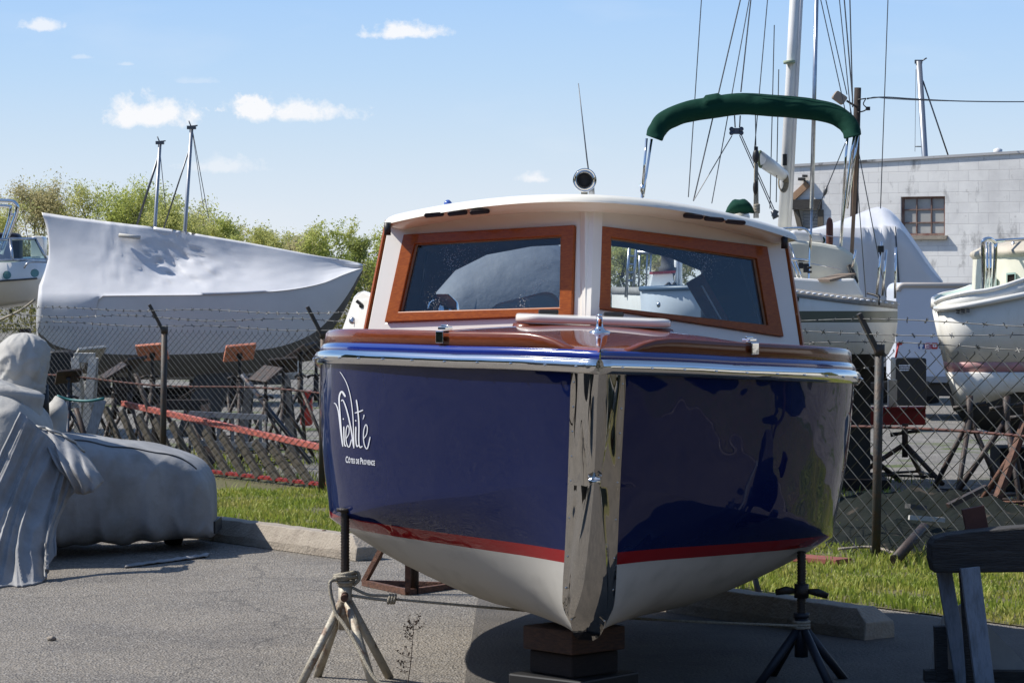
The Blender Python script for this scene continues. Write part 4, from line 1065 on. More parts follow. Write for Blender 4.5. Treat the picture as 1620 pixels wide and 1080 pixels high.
# raised console cover
rows = []
for i in range(25):
    u = i/24; px = lerp(-110, 70, u); d0 = 17.2; k = math.sqrt(max(.0, 1 - max(0, (u - .55)/.45)**2.6)) if u < 1 else .0
    ytop = tab([(-110, 600), (0, 622), (30, 634), (60, 662), (72, 700)], px); zt = HC - (ytop - YH)*17.4/F; zb = .12; ring = []
    wd = .35 + .55*k
    for j in range(28):
        a = 2*pi*j/28; e = .45; y = 17.35 + .3 - (wd/2)*math.copysign(abs(cos(a))**e, cos(a)); z = (zt+zb)/2 + (zt-zb)/2*math.copysign(abs(sin(a))**e, sin(a))
        p = V(((px - 810)/F*17.4, y, z)); p.y -= fold(p, .03, 4, 11) - .02*(1 - abs(noise.noise(V((p.x*3 + p.z*2, p.z*1.2, 7)))))**8; ring.append(p)
    rows.append(ring)
MB().loft(rows).build('console_cover', M['tarplight'], cb)
# draped sheet falling to the ground
rows = []
topc = crv([(34, 652, 17.0), (48, 664, 17.0), (62, 678, 17.05), (84, 698, 17.1), (108, 732, 17.05), (122, 768, 17.0)], 120)
botc = crv([(-75, 950, 15.75), (-45, 944, 15.85), (-12, 938, 15.95), (25, 931, 16.05), (62, 924, 16.2), (82, 880, 16.5)], 120)
for i in range(120):
    u = i/119; t_, b_ = topc[i], botc[i]; row = []
    for j in range(41):
        v = j/40; q_ = v ** 1.0; px = lerp(t_.x, b_.x, q_) + -12*sin(pi*v); py = lerp(t_.y, b_.y, q_); d = lerp(t_.z, b_.z, v ** 1.3)
        p = P(px, py, d); p.z = max(.012, p.z)
        am = (.015 + .075*v) * (0.25 + .75*u)
        w_ = u*30 + 3.0*noise.noise(V((u*4, v*1.6, 0))) + 2.5*v*sin(u*5); p.y -= am * ((1 - 2*abs(sin(w_*.5))**.7) + .45*(1 - 2*abs(sin(w_*1.13 + v*2))**.8)) + .04*noise.noise(p*2.4) + .02*(1 - abs(noise.noise(p*5)))**6
        row.append(p)
    rows.append(row)
o_ = MB().grid(rows).build('draped_cover', M['tarp'], cb); sm = o_.modifiers.new('solid', 'SOLIDIFY'); sm.thickness = .012
# gathered flap hanging over the tube
rows = []
tc_ = crv([(58, 676, 17.3), (80, 682, 17.25), (110, 696, 17.3), (134, 716, 17.4)], 24); bc_ = crv([(116, 776, 17.05), (126, 782, 17.0), (146, 778, 17.0), (166, 760, 17.15)], 24)
for i in range(24):
    u = i/23; row = []
    for j in range(20):
        v = j/19; p = P(lerp(tc_[i].x, bc_[i].x, v), lerp(tc_[i].y, bc_[i].y, v), lerp(tc_[i].z, bc_[i].z, v) - .16*sin(pi*min(1, v*.9)) )
        p.y -= .028*sin(u*22 + v*4 + 2*noise.noise(V((u*4, v*3, 1)))) ; row.append(p)
    rows.append(row)
o_ = MB().grid(rows).build('flap', M['tarp'], cb); sm = o_.modifiers.new('solid', 'SOLIDIFY'); sm.thickness = .012
hem = [r_[0] + V((0, -.012, .01)) for r_ in rows]; MB().tube(hem, .008, 8).build('hem_roll', M['tarplight'], cb)
# outboard motor under its own cover (a separate bulb on the boat)
oc = thing('outboard_cover', 'rounded grey canvas hood over an outboard motor rising above the covered boat', 'motor cover', P(35, 660, 18.0))
def bulb(c, rx, ry, rz, seed, am=.02):
    return MB().ball(c, (rx, ry, rz), 36, 24, lambda p: p + (p - c).normalized() * (am*noise.noise(p*5 + V((seed, 0, 0))) + .010*sin(math.atan2(p.z - c.z, p.x - c.x)*11 + seed) * min(1, abs(p.x - c.x)/rx + .2)))
c0 = P(34, 578, 18.0); d = 18.0
rows = []
for i in range(44):
    v = i/43; py = lerp(526, 622, v); hw = 44 * math.sqrt(max(0, 1 - (max(0, 1 - v/.5))**2.3)) * (1 if v < .6 else lerp(1, .86, (v-.6)/.4)); hw = max(hw, 2); cx = lerp(38, 30, v)
    ring = []
    for j in range(72):
        a = 2*pi*j/72; k = hw*d/F; c = P(cx, py, d)
        p = c + V((k*cos(a), k*1.15*sin(a), 0)); p += V((cos(a), sin(a), 0)) * (.012*noise.noise(p*7) + .016*(1 - abs(noise.noise(V((a*1.9 + v*.8, v*2.2, 3)))))**7 - .014*(1 - abs(noise.noise(V((a*1.3 - v, v*1.5, 8)))))**9 + .010*sin(a*9 + v*4 + 2*noise.noise(p*4))*v*v)
        ring.append(p)
    rows.append(ring)
MB().loft(rows).build('hood', M['tarplight'], oc)
rows = []
for i in range(14):
    v = i/13; py = lerp(604, 676, v); c = P(lerp(6, 8, v), py + 0, 17.6); k = [.10, .225, .25, .25, .245, .24, .235, .235, .235, .235, .23, .225, .22, .21][i]; ring = []
    for j in range(28):
        a = 2*pi*j/28; p = c + V((k*1.0*math.copysign(abs(cos(a))**.7, cos(a)), k*.8*math.copysign(abs(sin(a))**.7, sin(a)), -.05*cos(a)*(1 - v))); p += V((cos(a), sin(a), 0))*.012*noise.noise(p*8); ring.append(p)
    rows.append(ring)
MB().loft(rows).build('console_hood', M['tarplight'], oc)
rows = []
for i in range(12):
    v = i/11; py = lerp(634, 700, v); c = P(84, py, 18.35); k = [.02, .07, .088, .094, .094, .09, .088, .088, .09, .09, .088, .085][i]
    rows.append([c + V((k*cos(a)*(1 + .1*noise.noise(V((a, v*3, 0)))), k*sin(a), .035*sin(a*1.0 + 1)*(1 - v))) for a in [2*pi*j/22 for j in range(22)]])
MB().loft(rows).build('bracket_hood', M['tarplight'], oc)
MB().tube([P(68, 608, 18.2), P(70, 668, 18.2)], .036, 10).build('motor_leg', M['black'], oc)
# dark trailer under the cover
m_ = MB(); m_.box(P(150, 860, 18.0) + V((0, .5, .08)), (1.5, .4, .08)); m_.build('trailer_frame', M['black'], cb)
for px in (60, 250):
    c = G(px, 880); c.y = 18.7 ; c.z = .13; MB().lathe([(0, -.07), (.08, -.07), (.125, -.055), (.135, -.03), (.135, .03), (.125, .055), (.08, .07), (0, .07)], c, (1, 0, .0), 20).build('wheel', M['black'], cb)
q0, q1 = G(200, 897), G(330, 880); rows = []
for i in range(24):
    u = i/23; c = lerp(q0, q1, u); rows.append([c + V((0, (j-2)*.04, .012 + .018*abs(noise.noise(V((u*9, j*.8, 2)))))) for j in range(5)])
o_ = MB().grid(rows).build('trailing_strap', M['tarp'], cb); sm = o_.modifiers.new('solid', 'SOLIDIFY'); sm.thickness = .008

# ------------------------------------------------------------------ timber trestle in the right foreground
TD = 11.9
tr = thing('trestle', 'weathered timber trestle with blue-white legs at the lower right', 'trestle', G(1560, 1096))
bt = [(1474, 862), (1480, 852), (1500, 846), (1540, 841), (1600, 835), (1700, 828), (1800, 824), (1800, 902), (1700, 904), (1600, 905), (1520, 906), (1478, 906), (1473, 885)]
m_ = MB(); m_.prism([P(x, y, TD - .06) for x, y in bt], V((0, .14, 0))); m_.build('top_beam', M['darktimber'], tr, bevel=.008)
def leg(px0, py0, px1, py1, wpx, d0, d1, m=M['bluewhite'], nm='leg'):
    a, b = P(px0, py0, d0), P(px1, py1, d1)
    b = a + (b - a) * ((a.z - .0)/(a.z - b.z)); return MB().beam(a, b, wpx*TD/F, .04, (0, -1, 0)).build(nm, m, tr, bevel=.003)
leg(1492, 895, 1522, 1070, 24, TD + .14, TD + .10); leg(1534, 897, 1556, 1070, 30, TD - .09, TD - .14)
leg(1740, 897, 1752, 1070, 30, TD - .09, TD - .14); leg(1716, 895, 1732, 1070, 24, TD + .14, TD + .10)
leg(1524, 900, 1536, 1070, 14, TD + .0, TD + .0, M['darktimber'], 'inner_post')
m_ = MB(); m_.box(P(1533, 915, TD - .04), (.045, .10, .05)); m_.build('spacer_block', M['black'], tr)
pg = [P(1532, 948, TD + .22), P(1560, 985, TD + .22), P(1648, 1075, TD + .22), P(1470, 1075, TD + .22), P(1478, 1020, TD + .22), P(1492, 975, TD + .22)]
MB().prism(pg, V((0, .02, 0))).build('gusset_panel', M['panel'], tr)
MB().beam(P(1462, 1068, TD + .18), P(1700, 1070, TD + .18), .07, .05).build('foot_rail', M['darktimber'], tr)
MB().beam(P(1487, 990, TD + .16), P(1490, 1075, TD + .16), .05, .06, (0, -1, 0)).build('side_block', M['darktimber'], tr)
bd = TD + .13
m_ = MB(); m_.prism([P(1522, 806, bd), P(1557, 799, bd), P(1566, 843, bd), P(1531, 850, bd)], V((0, .03, 0)))
tag(m_.build('board', M['brownboard'], None, bevel=.003), 'small red-brown board standing upright behind the trestle beam', 'board')
# ------------------------------------------------------------------ shrink-wrapped sailboat on stands (left)
DW = 30.0
DWp = lambda px: 30.0
sw = thing('wrapped_sailboat', 'sailboat under white shrink wrap standing on jack stands behind the fence', 'boat', V((P(330, 500, DW).x, DW, 0)), None)
ridge = [(66, 336), (120, 344), (200, 354), (260, 361), (330, 373), (400, 385), (500, 404), (550, 412), (575, 418)]
rail = [(58, 470), (155, 468), (250, 467), (330, 466), (400, 463), (460, 458), (510, 448), (545, 434), (573, 424)]
bot = [(62, 545), (85, 572), (150, 590), (250, 594), (350, 590), (430, 582), (475, 566), (505, 545), (530, 512), (553, 472), (572, 428)]
beam_ = [(58, .28), (120, .36), (250, .42), (350, .40), (450, .32), (520, .18), (560, .07), (574, .03)]
NX = 70
wr, hr, ur = [], [], []
for i in range(NX + 1):
    px = lerp(60, 573.5, i/NX); bm_ = tab(beam_, px); DW = DWp(px); pr = px + (6 if px < 70 else 0)
    yr, yl, yb = tab(ridge, max(66, px)), tab(rail, px), tab(bot, px)
    near = DW - bm_; top = P(max(66, px), yr, DW); rl = P(px, yl, near); row = []
    for j in range(23):
        v = j/22; p = lerp(top, rl, v)
        sag = sin(pi*v) * (.05 + .05*math.exp(-((px - 325)/85)**4)); p.y += sag
        # sunken, crumpled pocket in the wrap
        k = math.exp(-((px - 262)/42)**2 - ((v - .62)/.36)**2); k2 = math.exp(-((px - 335)/30)**2 - ((v - .6)/.3)**2)
        p.y += .05*k - .02*k2
        cr = math.exp(-((px - 275)/75)**2 - ((v - .6)/.45)**2)
        q = V((p.x*3.2 + v*1.5, v*5, 1.3)); fz_ = min(1, (1 - v)*4); p.y += fz_*(.016*cr + .004) * noise.noise(q*1.7) + fz_*.06*cr*(1 - abs(noise.noise(V((px*.055 - v*5.5, px*.02 + v*2.2, 2.2)))))**8 + fz_*.010*sin(px*.35 + v*7)*math.exp(-((px - 180)/16)**2)
        if px < 66 + 1: pass
        row.append(p)
    edge = min(1, max(0, (160 - px)/32)); edge = edge*edge*(3 - 2*edge)
    for j in range(1, 11):   # at the stern the wrap runs on down over the hull
        v = j/10*edge; py = lerp(yl, yb + 2, v); p = P(px + (-3*sin(pi*v) if px < 64 else 0), py, DW - bm_*lerp(1.0, .40, v**2.2) - .010*edge); p.y += .006*noise.noise(p*5)*edge; row.append(p)
    if px < 80:   # pull the stern edge into its waisted outline
        for j, p in enumerate(row[:23]):
            v = j/22; p.x += (max(0, 80 - px)/20) * (.10*sin(pi*min(1, v*1.15)))*.9
    far = [V((p.x, 2*DW - p.y, p.z)) for p in reversed(row[1:])] if False else [V((p.x, DW + (DW - p.y)*.9, p.z)) for p in reversed(row[1:])]
    wr.append(row + far)
    wl = lerp(yl, yb, .74); bpt = P(px, yb, DW - bm_*.18); a_ = P(px, wl, DW - bm_*.80); row = [rl + V((0, .015, 0)), P(px, lerp(yl, wl, .5), DW - bm_*.97), a_]
    hr.append(row + [V((p.x, 2*DW - p.y, p.z)) for p in reversed(row)])
    row = [a_ + V((0, .004, 0)), P(px, lerp(wl, yb, .6), DW - bm_*.55), bpt + V((0, 0, -.02))]
    ur.append(row + [V((p.x, 2*DW - p.y, p.z)) for p in reversed(row)])
def shell(rows, name, m, par):
    h = len(rows[0])//2; return MB().grid([r_[:h] for r_ in rows]).grid([r_[h:] for r_ in rows]).build(name, m, par)
shell(hr, 'hull', M['graygel'], sw); shell(ur, 'underbody', M['antifoul'], sw)
MB().loft(wr).build('shrink_wrap', M['wrap'], sw)
DW = 30.0
kl = [P(312, 585, DW), P(372, 585, DW), P(336, 690, DW), P(280, 690, DW)]
MB().prism([p + V((0, -.10, 0)) for p in kl], V((0, .2, 0))).build('keel', M['keelgrey'], sw, bevel=.02)
MB().tube([P(188, 372, DW - .10), P(222, 376, DW - .11)], .022, 8).build('wrap_batten', M['greypad'], sw)
rope_ = MB().tube(crv([P(55, 474, DW - .8), P(30, 492, DW - .6), P(-10, 510, DW)], 12), .012, 6); tag(rope_.build('mooring_line', M['rope']), 'rope running from the wrapped stern towards the white motor cruiser', 'rope')

# ------------------------------------------------------------------ white motor cruiser, far left
DC = 33.0
mc = thing('motor_cruiser', 'white motor cruiser with green tinted windscreen at the left edge', 'boat', V((P(10, 500, DC).x, DC, 0)))
rows = []
for i in range(24):
    px = lerp(-190, 82, i/23); u = i/23; bm_ = 1.1 * math.sqrt(max(.01, 1 - max(0, (u - .55)/.45)**2.2)); ys = lerp(426, 412, u); yc = lerp(496, 470, u); yb = lerp(520, 476, u)
    row = [P(px, ys, DC - bm_*.98), P(px, lerp(ys, yc, .42), DC - bm_), P(px, lerp(ys, yc, .46), DC - bm_*1.02), P(px, lerp(ys, yc, .5), DC - bm_), P(px, yc, DC - bm_*.85), P(px, yb, DC - .05)]
    top = [P(px, ys - 1, DC - bm_*.9), P(px, ys - lerp(6, 8, u), DC - bm_*.3)]
    half = list(reversed(top)) + row
    rows.append(half + [V((p.x, 2*DC - p.y, p.z)) for p in reversed(half)])
hl_ = MB().loft(rows).build('hull', M['white'], mc)
MB().tube([rows[i][4] + V((0, -.012, 0)) for i in range(22)], .012, 6).build('rub_strip', M['keelgrey'], mc)
for px, py in ((11, 435), (55, 432)):
    c = P(px, py, DC - 1.08); MB().lathe([(.045, .03), (.048, -.005), (.038, -.012), (.036, .0), (0, .002)], c, (0, 1, 0), 16).build('porthole', M['glass2'], hl_)
w0 = [P(-70, 412, DC - .95), P(20, 411, DC - .95), P(74, 411, DC - .35), P(56, 378, DC - .3), P(16, 378, DC - .75), P(-70, 386, DC - .8)]
MB().add([w0[0], w0[1], w0[4], w0[5]], [(0, 1, 2, 3)]).add([w0[1], w0[2], w0[3], w0[4]], [(0, 1, 2, 3)]).build('windscreen', M['glass2'], mc)
m_ = MB()
for a, b in ((0, 1), (1, 2), (2, 3), (3, 4), (4, 5), (1, 4)): m_.tube([w0[a], w0[b]], .017, 8)
m_.build('windscreen_frame', M['steel'], mc)
for dd in (-.55, .45):
    m_ = MB()
    m_.tube(crv([P(-60, 318, DC + dd), P(10, 318, DC + dd), P(24, 322, DC + dd), P(27, 332, DC + dd), P(18, 360, DC + dd), P(2, 402, DC + dd)], 26), .025, 8)
    m_.tube(crv([P(-60, 326, DC + dd), P(8, 326, DC + dd), P(17, 332, DC + dd), P(10, 362, DC + dd), P(-4, 402, DC + dd)], 22), .020, 8)
    m_.tube([P(16, 340, DC + dd), P(22, 340, DC + dd)], .02, 6); m_.build('radar_arch', M['chrome'], mc)
m_ = MB(); c = P(10, 402, DC - .3); rbox(m_, c, (.35, .3, .5), .08, 4); m_.build('helm_seat', M['navy'], mc)
m_ = MB(); rbox(m_, P(62, 392, DC + .3), (.16, .3, .28), .05, 4); m_.build('cabin_ventilator', M['white'], mc)
m_ = MB()
m_.tube(crv([P(38, 424, DC - 1.0), P(44, 416, DC - 1.0), P(56, 414, DC - .9), P(110, 416, DC - .6)], 16), .012, 6); m_.build('bow_rail', M['steel'], mc)
m_ = MB(); m_.box(P(-30, 560, DC) + V((0, 0, -.0)), (1.6, 1.2, .12)); m_.beam(P(-60, 540, DC-.5), P(-60, 690, DC-.5), .12, .12, (0,1,0)); m_.beam(P(40, 520, DC-.5), P(40, 690, DC-.5), .12, .12, (0,1,0)); m_.build('trailer_frame', M['darkpipe'], mc)
m_ = MB().lathe([(0, -.08), (.2, -.08), (.31, -.06), (.33, 0), (.31, .06), (.2, .08), (0, .08)], V((P(2, 680, 27.5).x, 27.5, .33)), (.3, 1, 0), 24)
tag(m_.build('tyre', M['black']), 'black trailer tyre at the left edge behind the fence', 'tyre')
m_ = MB(); rbox(m_, V((P(98, 575, 29.2).x, 29.2, .75)), (.34, .4, .62), .1, 4); m_.build('propeller_guard', M['black'], sw)

# ------------------------------------------------------------------ jack stands and clutter in the yard
ys0 = thing('boat_stand', 'dark jack stand holding an orange pad against the wrapped hull, left one of two', 'boat stand', V((P(241, 500, 28.4).x, 28.4, 0)), 'jack stands in the yard')
make_stand(ys0, 1.05, (M['darkpipe'], M['blacksteel']), legs=3, spread=.38, collar=(.62, .78), phase=.3, bars=True, screw_r=.02, bolt=False, pad=((.31, .30), R(-32), (1, .15, 0), M['orange']))
note_kids()
def ystand(px, d, rz, lab, sc_=1.0, mats=None, dark=True): return copy_tree(ys0, V((P(px, 500, d).x, d, 0)), rz, lab, 'jack stands in the yard', sc_, mats)
DK = {'pad': M['darkpipe']}; 
ystand(379, 28.2, .25, 'dark jack stand holding an orange pad with a worn patch, right one of two', 1.0)
ystand(140, 28.0, .5, 'jack stand with a pale grey pad under the wrapped stern', .98, {'pad': M['greypad']})
ystand(358, 31.0, 2.6, 'far jack stand with a rust coloured pad beyond the keel', 1.0, {'pad': M['rust']})
ystand(475, 28.9, 1.2, 'dark jack stand under the wrapped bow', 1.0, DK)
ystand(180, 26.9, 1.9, 'empty dark jack stand left of the fence post', .86, DK)
ystand(205, 27.6, .9, 'empty dark jack stand between the left fence post and the wrapped stern', .9, DK)
ystand(420, 26.6, 2.4, 'empty dark jack stand in front of the grey crate', .84, DK)
ystand(448, 27.4, .1, 'empty dark jack stand behind the grey crate', .9, DK)
ystand(500, 30.0, .7, 'empty dark jack stand beside the blue bow', .95, DK)
ystand(108, 27.3, .3, 'worn blue jack stand behind the round canvas hood', .8, {'*': M['bluepipe'], 'pad': M['darkpipe']})
ystand(300, 27.0, 1.4, 'low dark jack stand beside the keel', .66, DK)
def trestle_frame(px0, px1, yt, d, lab, m, h=.0):
    a, b = P(px0, yt, d), P(px1, yt, d); root = thing('sawhorse', lab, 'sawhorse', V(((a.x+b.x)/2, d, 0)), 'sawhorses in the yard')
    MB().beam(a, b, .09, .10).build('top_bar', m, root, bevel=.005)
    for p, s_ in ((a, 1), (b, -1)):
        for dy in (-.25, .25):
            q = lerp(p, lerp(a, b, .5), .12); MB().beam(q + V((0, dy*.15, 0)), V((q.x - s_*.08, q.y + dy, 0)), .08, .05, (0, 1, 0)).build('leg', m, root)
        MB().beam(lerp(p, lerp(a, b, .5), .08) + V((0, -.16, -(p.z*.45))), lerp(p, lerp(a, b, .5), .08) + V((0, .16, -(p.z*.45))), .05, .06).build('tie', m, root)
    return root
trestle_frame(392, 456, 600, 27.8, 'grey crate-like sawhorse in the middle of the yard stands', M['keelgrey'])
trestle_frame(150, 118, 566, 27.6, 'grey painted sawhorse under the wrapped stern', M['greypad'])
trestle_frame(250, 330, 640, 26.8, 'low dark sawhorse in front of the keel', M['darkpipe'])
m_ = MB(); rbox(m_, G(470, 690) + V((0, 1.5, .26)), (.14, .2, .42), .03, 3); tag(m_.build('fuel_can', M['redplastic']), 'small red plastic can standing among the dark jack stands', 'can')
m_ = MB(); m_.beam(P(300, 654, 26.2), P(420, 660, 26.0), .05, .05)
for i in range(6): m_.beam(P(302 + i*22, 655 + i*1.0, 26.2), P(302 + i*22, 700, 26.2), .03, .03, (0, 1, 0))
m_.beam(P(300, 700, 26.2), P(420, 704, 26.0), .05, .05); tag(m_.build('ladder', M['alu']), 'grey ladder lying on its side in front of the keel', 'ladder')
m_ = MB(); m_.tube(crv([P(90, 626, 26.4), P(110, 632, 26.4), P(140, 634, 26.3), P(165, 630, 26.3)], 12), .014, 6); tag(m_.build('hose', mat('teal_hose', (.03, .16, .16), .5)), 'teal hose slung along the fence behind the canvas hood', 'hose')
for (x0_, x1_, y0_, y1_, d, lab) in ((160, 130, 632, 700, 26.5, 'pale blue plank leaning behind the fence left of the red railed panel'),):
    m_ = MB(); m_.beam(P(x0_, y0_, d), V((P(x1_, 700, d).x, d - .1, 0)), .10, .04, (0, 1, 0)); tag(m_.build('plank', M['bluewhite']), lab, 'plank')
rr_ = random.Random(21)
for i, (xa, ya, xb, yb, lab) in enumerate([(120, 645, 150, 690, 'dark pole leaning left of the pale blue plank'), (214, 590, 268, 668, 'dark pole leaning across the yard behind the left fence post'), (382, 592, 492, 690, 'long grey pole leaning across the sawhorse')]):
    m_ = MB(); d = 26.3 + .3*i; m_.tube([P(xa, ya, d), V((P(xb, yb, d).x, d, .02))], .025, 8); tag(m_.build('pole', M['darkpipe'] if i < 2 else M['bluepipe']), lab, 'pole')

# ------------------------------------------------------------------ masts of far sailboats
def far_boat(px_t, py_t, px_b, py_b, d, lab, w, stay, extra=None, hull_w=3.2, spre=None):
    t = P(px_t, py_t, d); b0 = P(px_b, py_b, d); dirn = (b0 - t).normalized(); b = t + dirn * ((t.z - 1.15)/-dirn.z)
    root = thing('sailboat', lab, 'sailboat', V((b.x, d, 0)), 'sailboats far behind')
    mm = MB().tube([t, b], w*d/F/2, 10, flat=.75).build('mast', M['alu'], root)
    MB().tube([t + V((.0, 0, .0)), t + V((-.04, 0, .10))], .010, 5).tube([t + V((.0, 0, .02)), t + V((.09, 0, .03))], .010, 5).box(t + V((0, 0, .0)), (.13, .08, .05)).build('masthead_gear', M['wire'], mm)
    m_ = MB()
    for (x0_, y0_, x1_, y1_, r_) in stay: m_.tube([P(x0_, y0_, d), P(x1_, y1_, d + .2)], r_, 5)
    m_.build('stays', M['wire'], root)
    rows = []
    for i in range(15):
        u = i/14; x = b.x - hull_w*.45 + hull_w*u; hb = .95*math.sqrt(max(.004, 1 - abs(2*u - .9)**2.6 if abs(2*u-.9) < 1 else .004)); rows.append([V((x, d + s_*hb*k, z)) for s_, k, z in ((-1, 1, 1.15), (-1, .95, .85), (-1, .6, .5), (-1, .05, .35), (1, .05, .35), (1, .6, .5), (1, .95, .85), (1, 1, 1.15))])
    MB().loft(rows).build('hull', M['graygel'], root)
    m_ = MB()
    for x in (-.8, .8): m_.box((b.x + x, d, .24), (.2, 1.2, .36))
    m_.box((b.x, d, .06), (1.9, .2, .12)); m_.build('cradle', M['timber'], root)
    return root
far_boat(253, 226, 245, 362, 44, 'far sailboat whose shorter mast rises left above the shrink wrap', 7.5, [(250, 250, 216, 357, .020), (252, 228, 262, 330, .006)])
far_boat(303, 202, 292.5, 368, 41, 'far sailboat whose taller mast rises right above the shrink wrap', 8.0, [(299, 238, 258, 364, .012), (304, 204, 330, 345, .006), (304, 206, 322, 330, .005)])
# mast beyond the building
t = P(1453.5, 97, 75); b = P(1463.5, 252, 75); dn = (b - t).normalized(); b2 = t + dn*((t.z - .0)/-dn.z)
fm = thing('sailboat_mast', 'grey mast with a single stay rising behind the block building', 'mast', b2)
MB().tube([t, b2], .085, 10).build('spar', M['alu'], fm)
m_ = MB(); m_.tube([P(1460, 128, 75), P(1502, 252, 75)], .022, 5); m_.tube([P(1448, 232, 75), P(1462, 232, 75)], .015, 5); m_.tube([P(1449, 110, 75), P(1447.5, 240, 75)], .006, 4); m_.build('stays', M['wire'], fm)
m_ = MB(); m_.box(P(1453, 98, 75), (.20, .1, .10)); m_.tube([P(1458, 97, 75), P(1466, 92, 75)], .02, 5); m_.build('masthead_gear', M['wire'], fm)

# ------------------------------------------------------------------ block building, pole and wire
DB = 55.0; TB = R(29); XR = P(1500, 400, DB).x
def WP(px, py, dy=0.0):
    k = (px - 810)/F; L_ = (k*DB - XR)/(cos(TB) + k*sin(TB)); return V((XR + L_, DB + dy, HC - (py - YH)*(DB - L_*sin(TB))/F))
def TW(p):
    q = p - V((XR, DB, 0)); return V((XR + q.x*cos(TB) + q.y*sin(TB), DB - q.x*sin(TB) + q.y*cos(TB), p.z))
def blockwall():
    m = mat('white_painted_blockwork', (.62, .63, .65), .85); nt, N, L, b = nodes(m)
    tc = N('ShaderNodeTexCoord'); mp = N('ShaderNodeMapping'); mp.inputs['Rotation'].default_value = (R(90), 0, 0); L(tc.outputs['Object'], mp.inputs[0])
    br = N('ShaderNodeTexBrick'); L(mp.outputs[0], br.inputs['Vector']); br.inputs['Scale'].default_value = 1; br.inputs['Brick Width'].default_value = .42; br.inputs['Row Height'].default_value = .21; br.inputs['Mortar Size'].default_value = .006; br.inputs['Mortar Smooth'].default_value = .3
    br.inputs['Color1'].default_value = (.80, .79, .755, 1); br.inputs['Color2'].default_value = (.76, .75, .72, 1); br.inputs['Mortar'].default_value = (.64, .63, .61, 1)
    def nz(s, lo, hi, st=None):
        n = N('ShaderNodeTexNoise'); n.inputs['Scale'].default_value = s; n.inputs['Detail'].default_value = 7; n.inputs['Roughness'].default_value = .65
        src = tc.outputs['Object']
        if st: q = N('ShaderNodeMapping'); q.inputs['Scale'].default_value = st; L(src, q.inputs[0]); src = q.outputs[0]
        L(src, n.inputs['Vector']); r = N('ShaderNodeMapRange'); L(n.outputs[0], r.inputs[0]); r.inputs[1].default_value = lo; r.inputs[2].default_value = hi; return r.outputs[0]
    def mix(f, a, c):
        x = N('ShaderNodeMix'); x.data_type = 'RGBA'; L(f, x.inputs[0]); L(a, x.inputs[6]); x.inputs[7].default_value = (*c, 1); return x.outputs[2]
    def mul(a, k):
        x = N('ShaderNodeMath'); x.operation = 'MULTIPLY'; L(a, x.inputs[0])
        if isinstance(k, float): x.inputs[1].default_value = k
        else: L(k, x.inputs[1])
        return x.outputs[0]
    c = mix(mul(nz(.7, .45, .7), .8), br.outputs[0], (.50, .49, .48))
    c = mix(mul(nz(2.0, .565, .70, (1, 1, .5)), .9), c, (.17, .165, .16))      # mildew and lost paint
    c = mix(mul(nz(6, .62, .7), .5), c, (.30, .28, .26))
    L(c, b.inputs['Base Color'])
    bp = N('ShaderNodeBump'); bp.inputs['Strength'].default_value = .5; bp.inputs['Distance'].default_value = .02; bp.invert = True; L(br.outputs['Fac'], bp.inputs['Height']); L(bp.outputs[0], b.inputs['Normal'])
    return m
M['block'] = blockwall()
bd_ = thing('block_building', 'white painted concrete block building with a steel window on the right', 'building', V((XR, DB, 0)))
x0, x1 = WP(1246, 300).x, WP(1700, 300).x
z0_, z1_ = WP(1246, 264).z, WP(1700, 237).z
wq = [WP(1424.5, 311.5), WP(1494.5, 310.5), WP(1494.5, 373), WP(1424.5, 373)]
lq = [WP(1262, 332), WP(1297, 332), WP(1297, 372), WP(1262, 372)]
outer = [V((x0, DB, -.05)), V((x1, DB, -.05)), V((x1, DB, z1_)), V((x0, DB, z0_))]
MB().holed(outer, [wq, lq], V((0, .22, 0))).build('wall', M['block'], bd_)
m_ = MB(); m_.prism([V((x0, DB + .23, -.05)), V((x0 + 3.5, DB + 12, -.05)), V((x0 + 3.5, DB + 12, z0_ - .2)), V((x0, DB + .23, z0_))], V((.22, 0, 0))); m_.build('side_wall', M['block'], bd_)
m_ = MB(); m_.add([V((x0 + .23, DB + .23, z0_ - .25)), V((x1, DB + .23, z1_ - .25)), V((x1, DB + 12, z1_ - .4)), V((x0 + 3.6, DB + 12, z0_ - .4))], [(0, 1, 2, 3)]); m_.build('roof', M['keelgrey'], bd_)
m_ = MB(); m_.beam(V((x0 - .03, DB + .11, z0_ + .015)), V((x1, DB + .11, z1_ + .015)), .30, .05); m_.build('coping', mat('coping_metal', (.42, .42, .42), .6, 0, col2=(.08, .08, .08), ns=.9, lo=.58, hi=.62), bd_)
fw = MB(); fr_m = mat('rust_red_window_frame', (.13, .055, .042), .7, 0, col2=(.22, .15, .12), ns=8)
W_ = wq[1].x - wq[0].x; H_ = wq[0].z - wq[3].z
cx_, cz_ = (wq[0].x + wq[1].x)/2, (wq[0].z + wq[3].z)/2
for k in range(4):
    x = wq[0].x + W_*k/3; t_ = .045 if k in (0, 3) else .022
    fw.box((x + (t_/2 if k == 0 else -t_/2 if k == 3 else 0), DB + .09, cz_), (t_, .05, H_)); z = wq[3].z + H_*k/3; fw.box((cx_, DB + .093, z + (t_/2 if k == 0 else -t_/2 if k == 3 else 0)), (W_ - .01, .05, t_))
wf = fw.build('window_frame', fr_m, bd_)
for i in range(3):
    for j in range(3):
        c_ = (.46, .46, .44) if (i, j) != (2, 1) else (.46, .42, .31)
        MB().box((wq[0].x + W_*(i+.5)/3, DB + .10, wq[3].z + H_*(j+.5)/3), (W_/3 - .02, .012, H_/3 - .02)).build('pane', M.setdefault('pane%d' % ((i*5 + j*3) % 4), mat('frosted_pane', tuple(q*(.85 + .08*((i*5 + j*3) % 4)) for q in c_), .12, 0, col2=tuple(q*.8 for q in c_), ns=3)), wf)
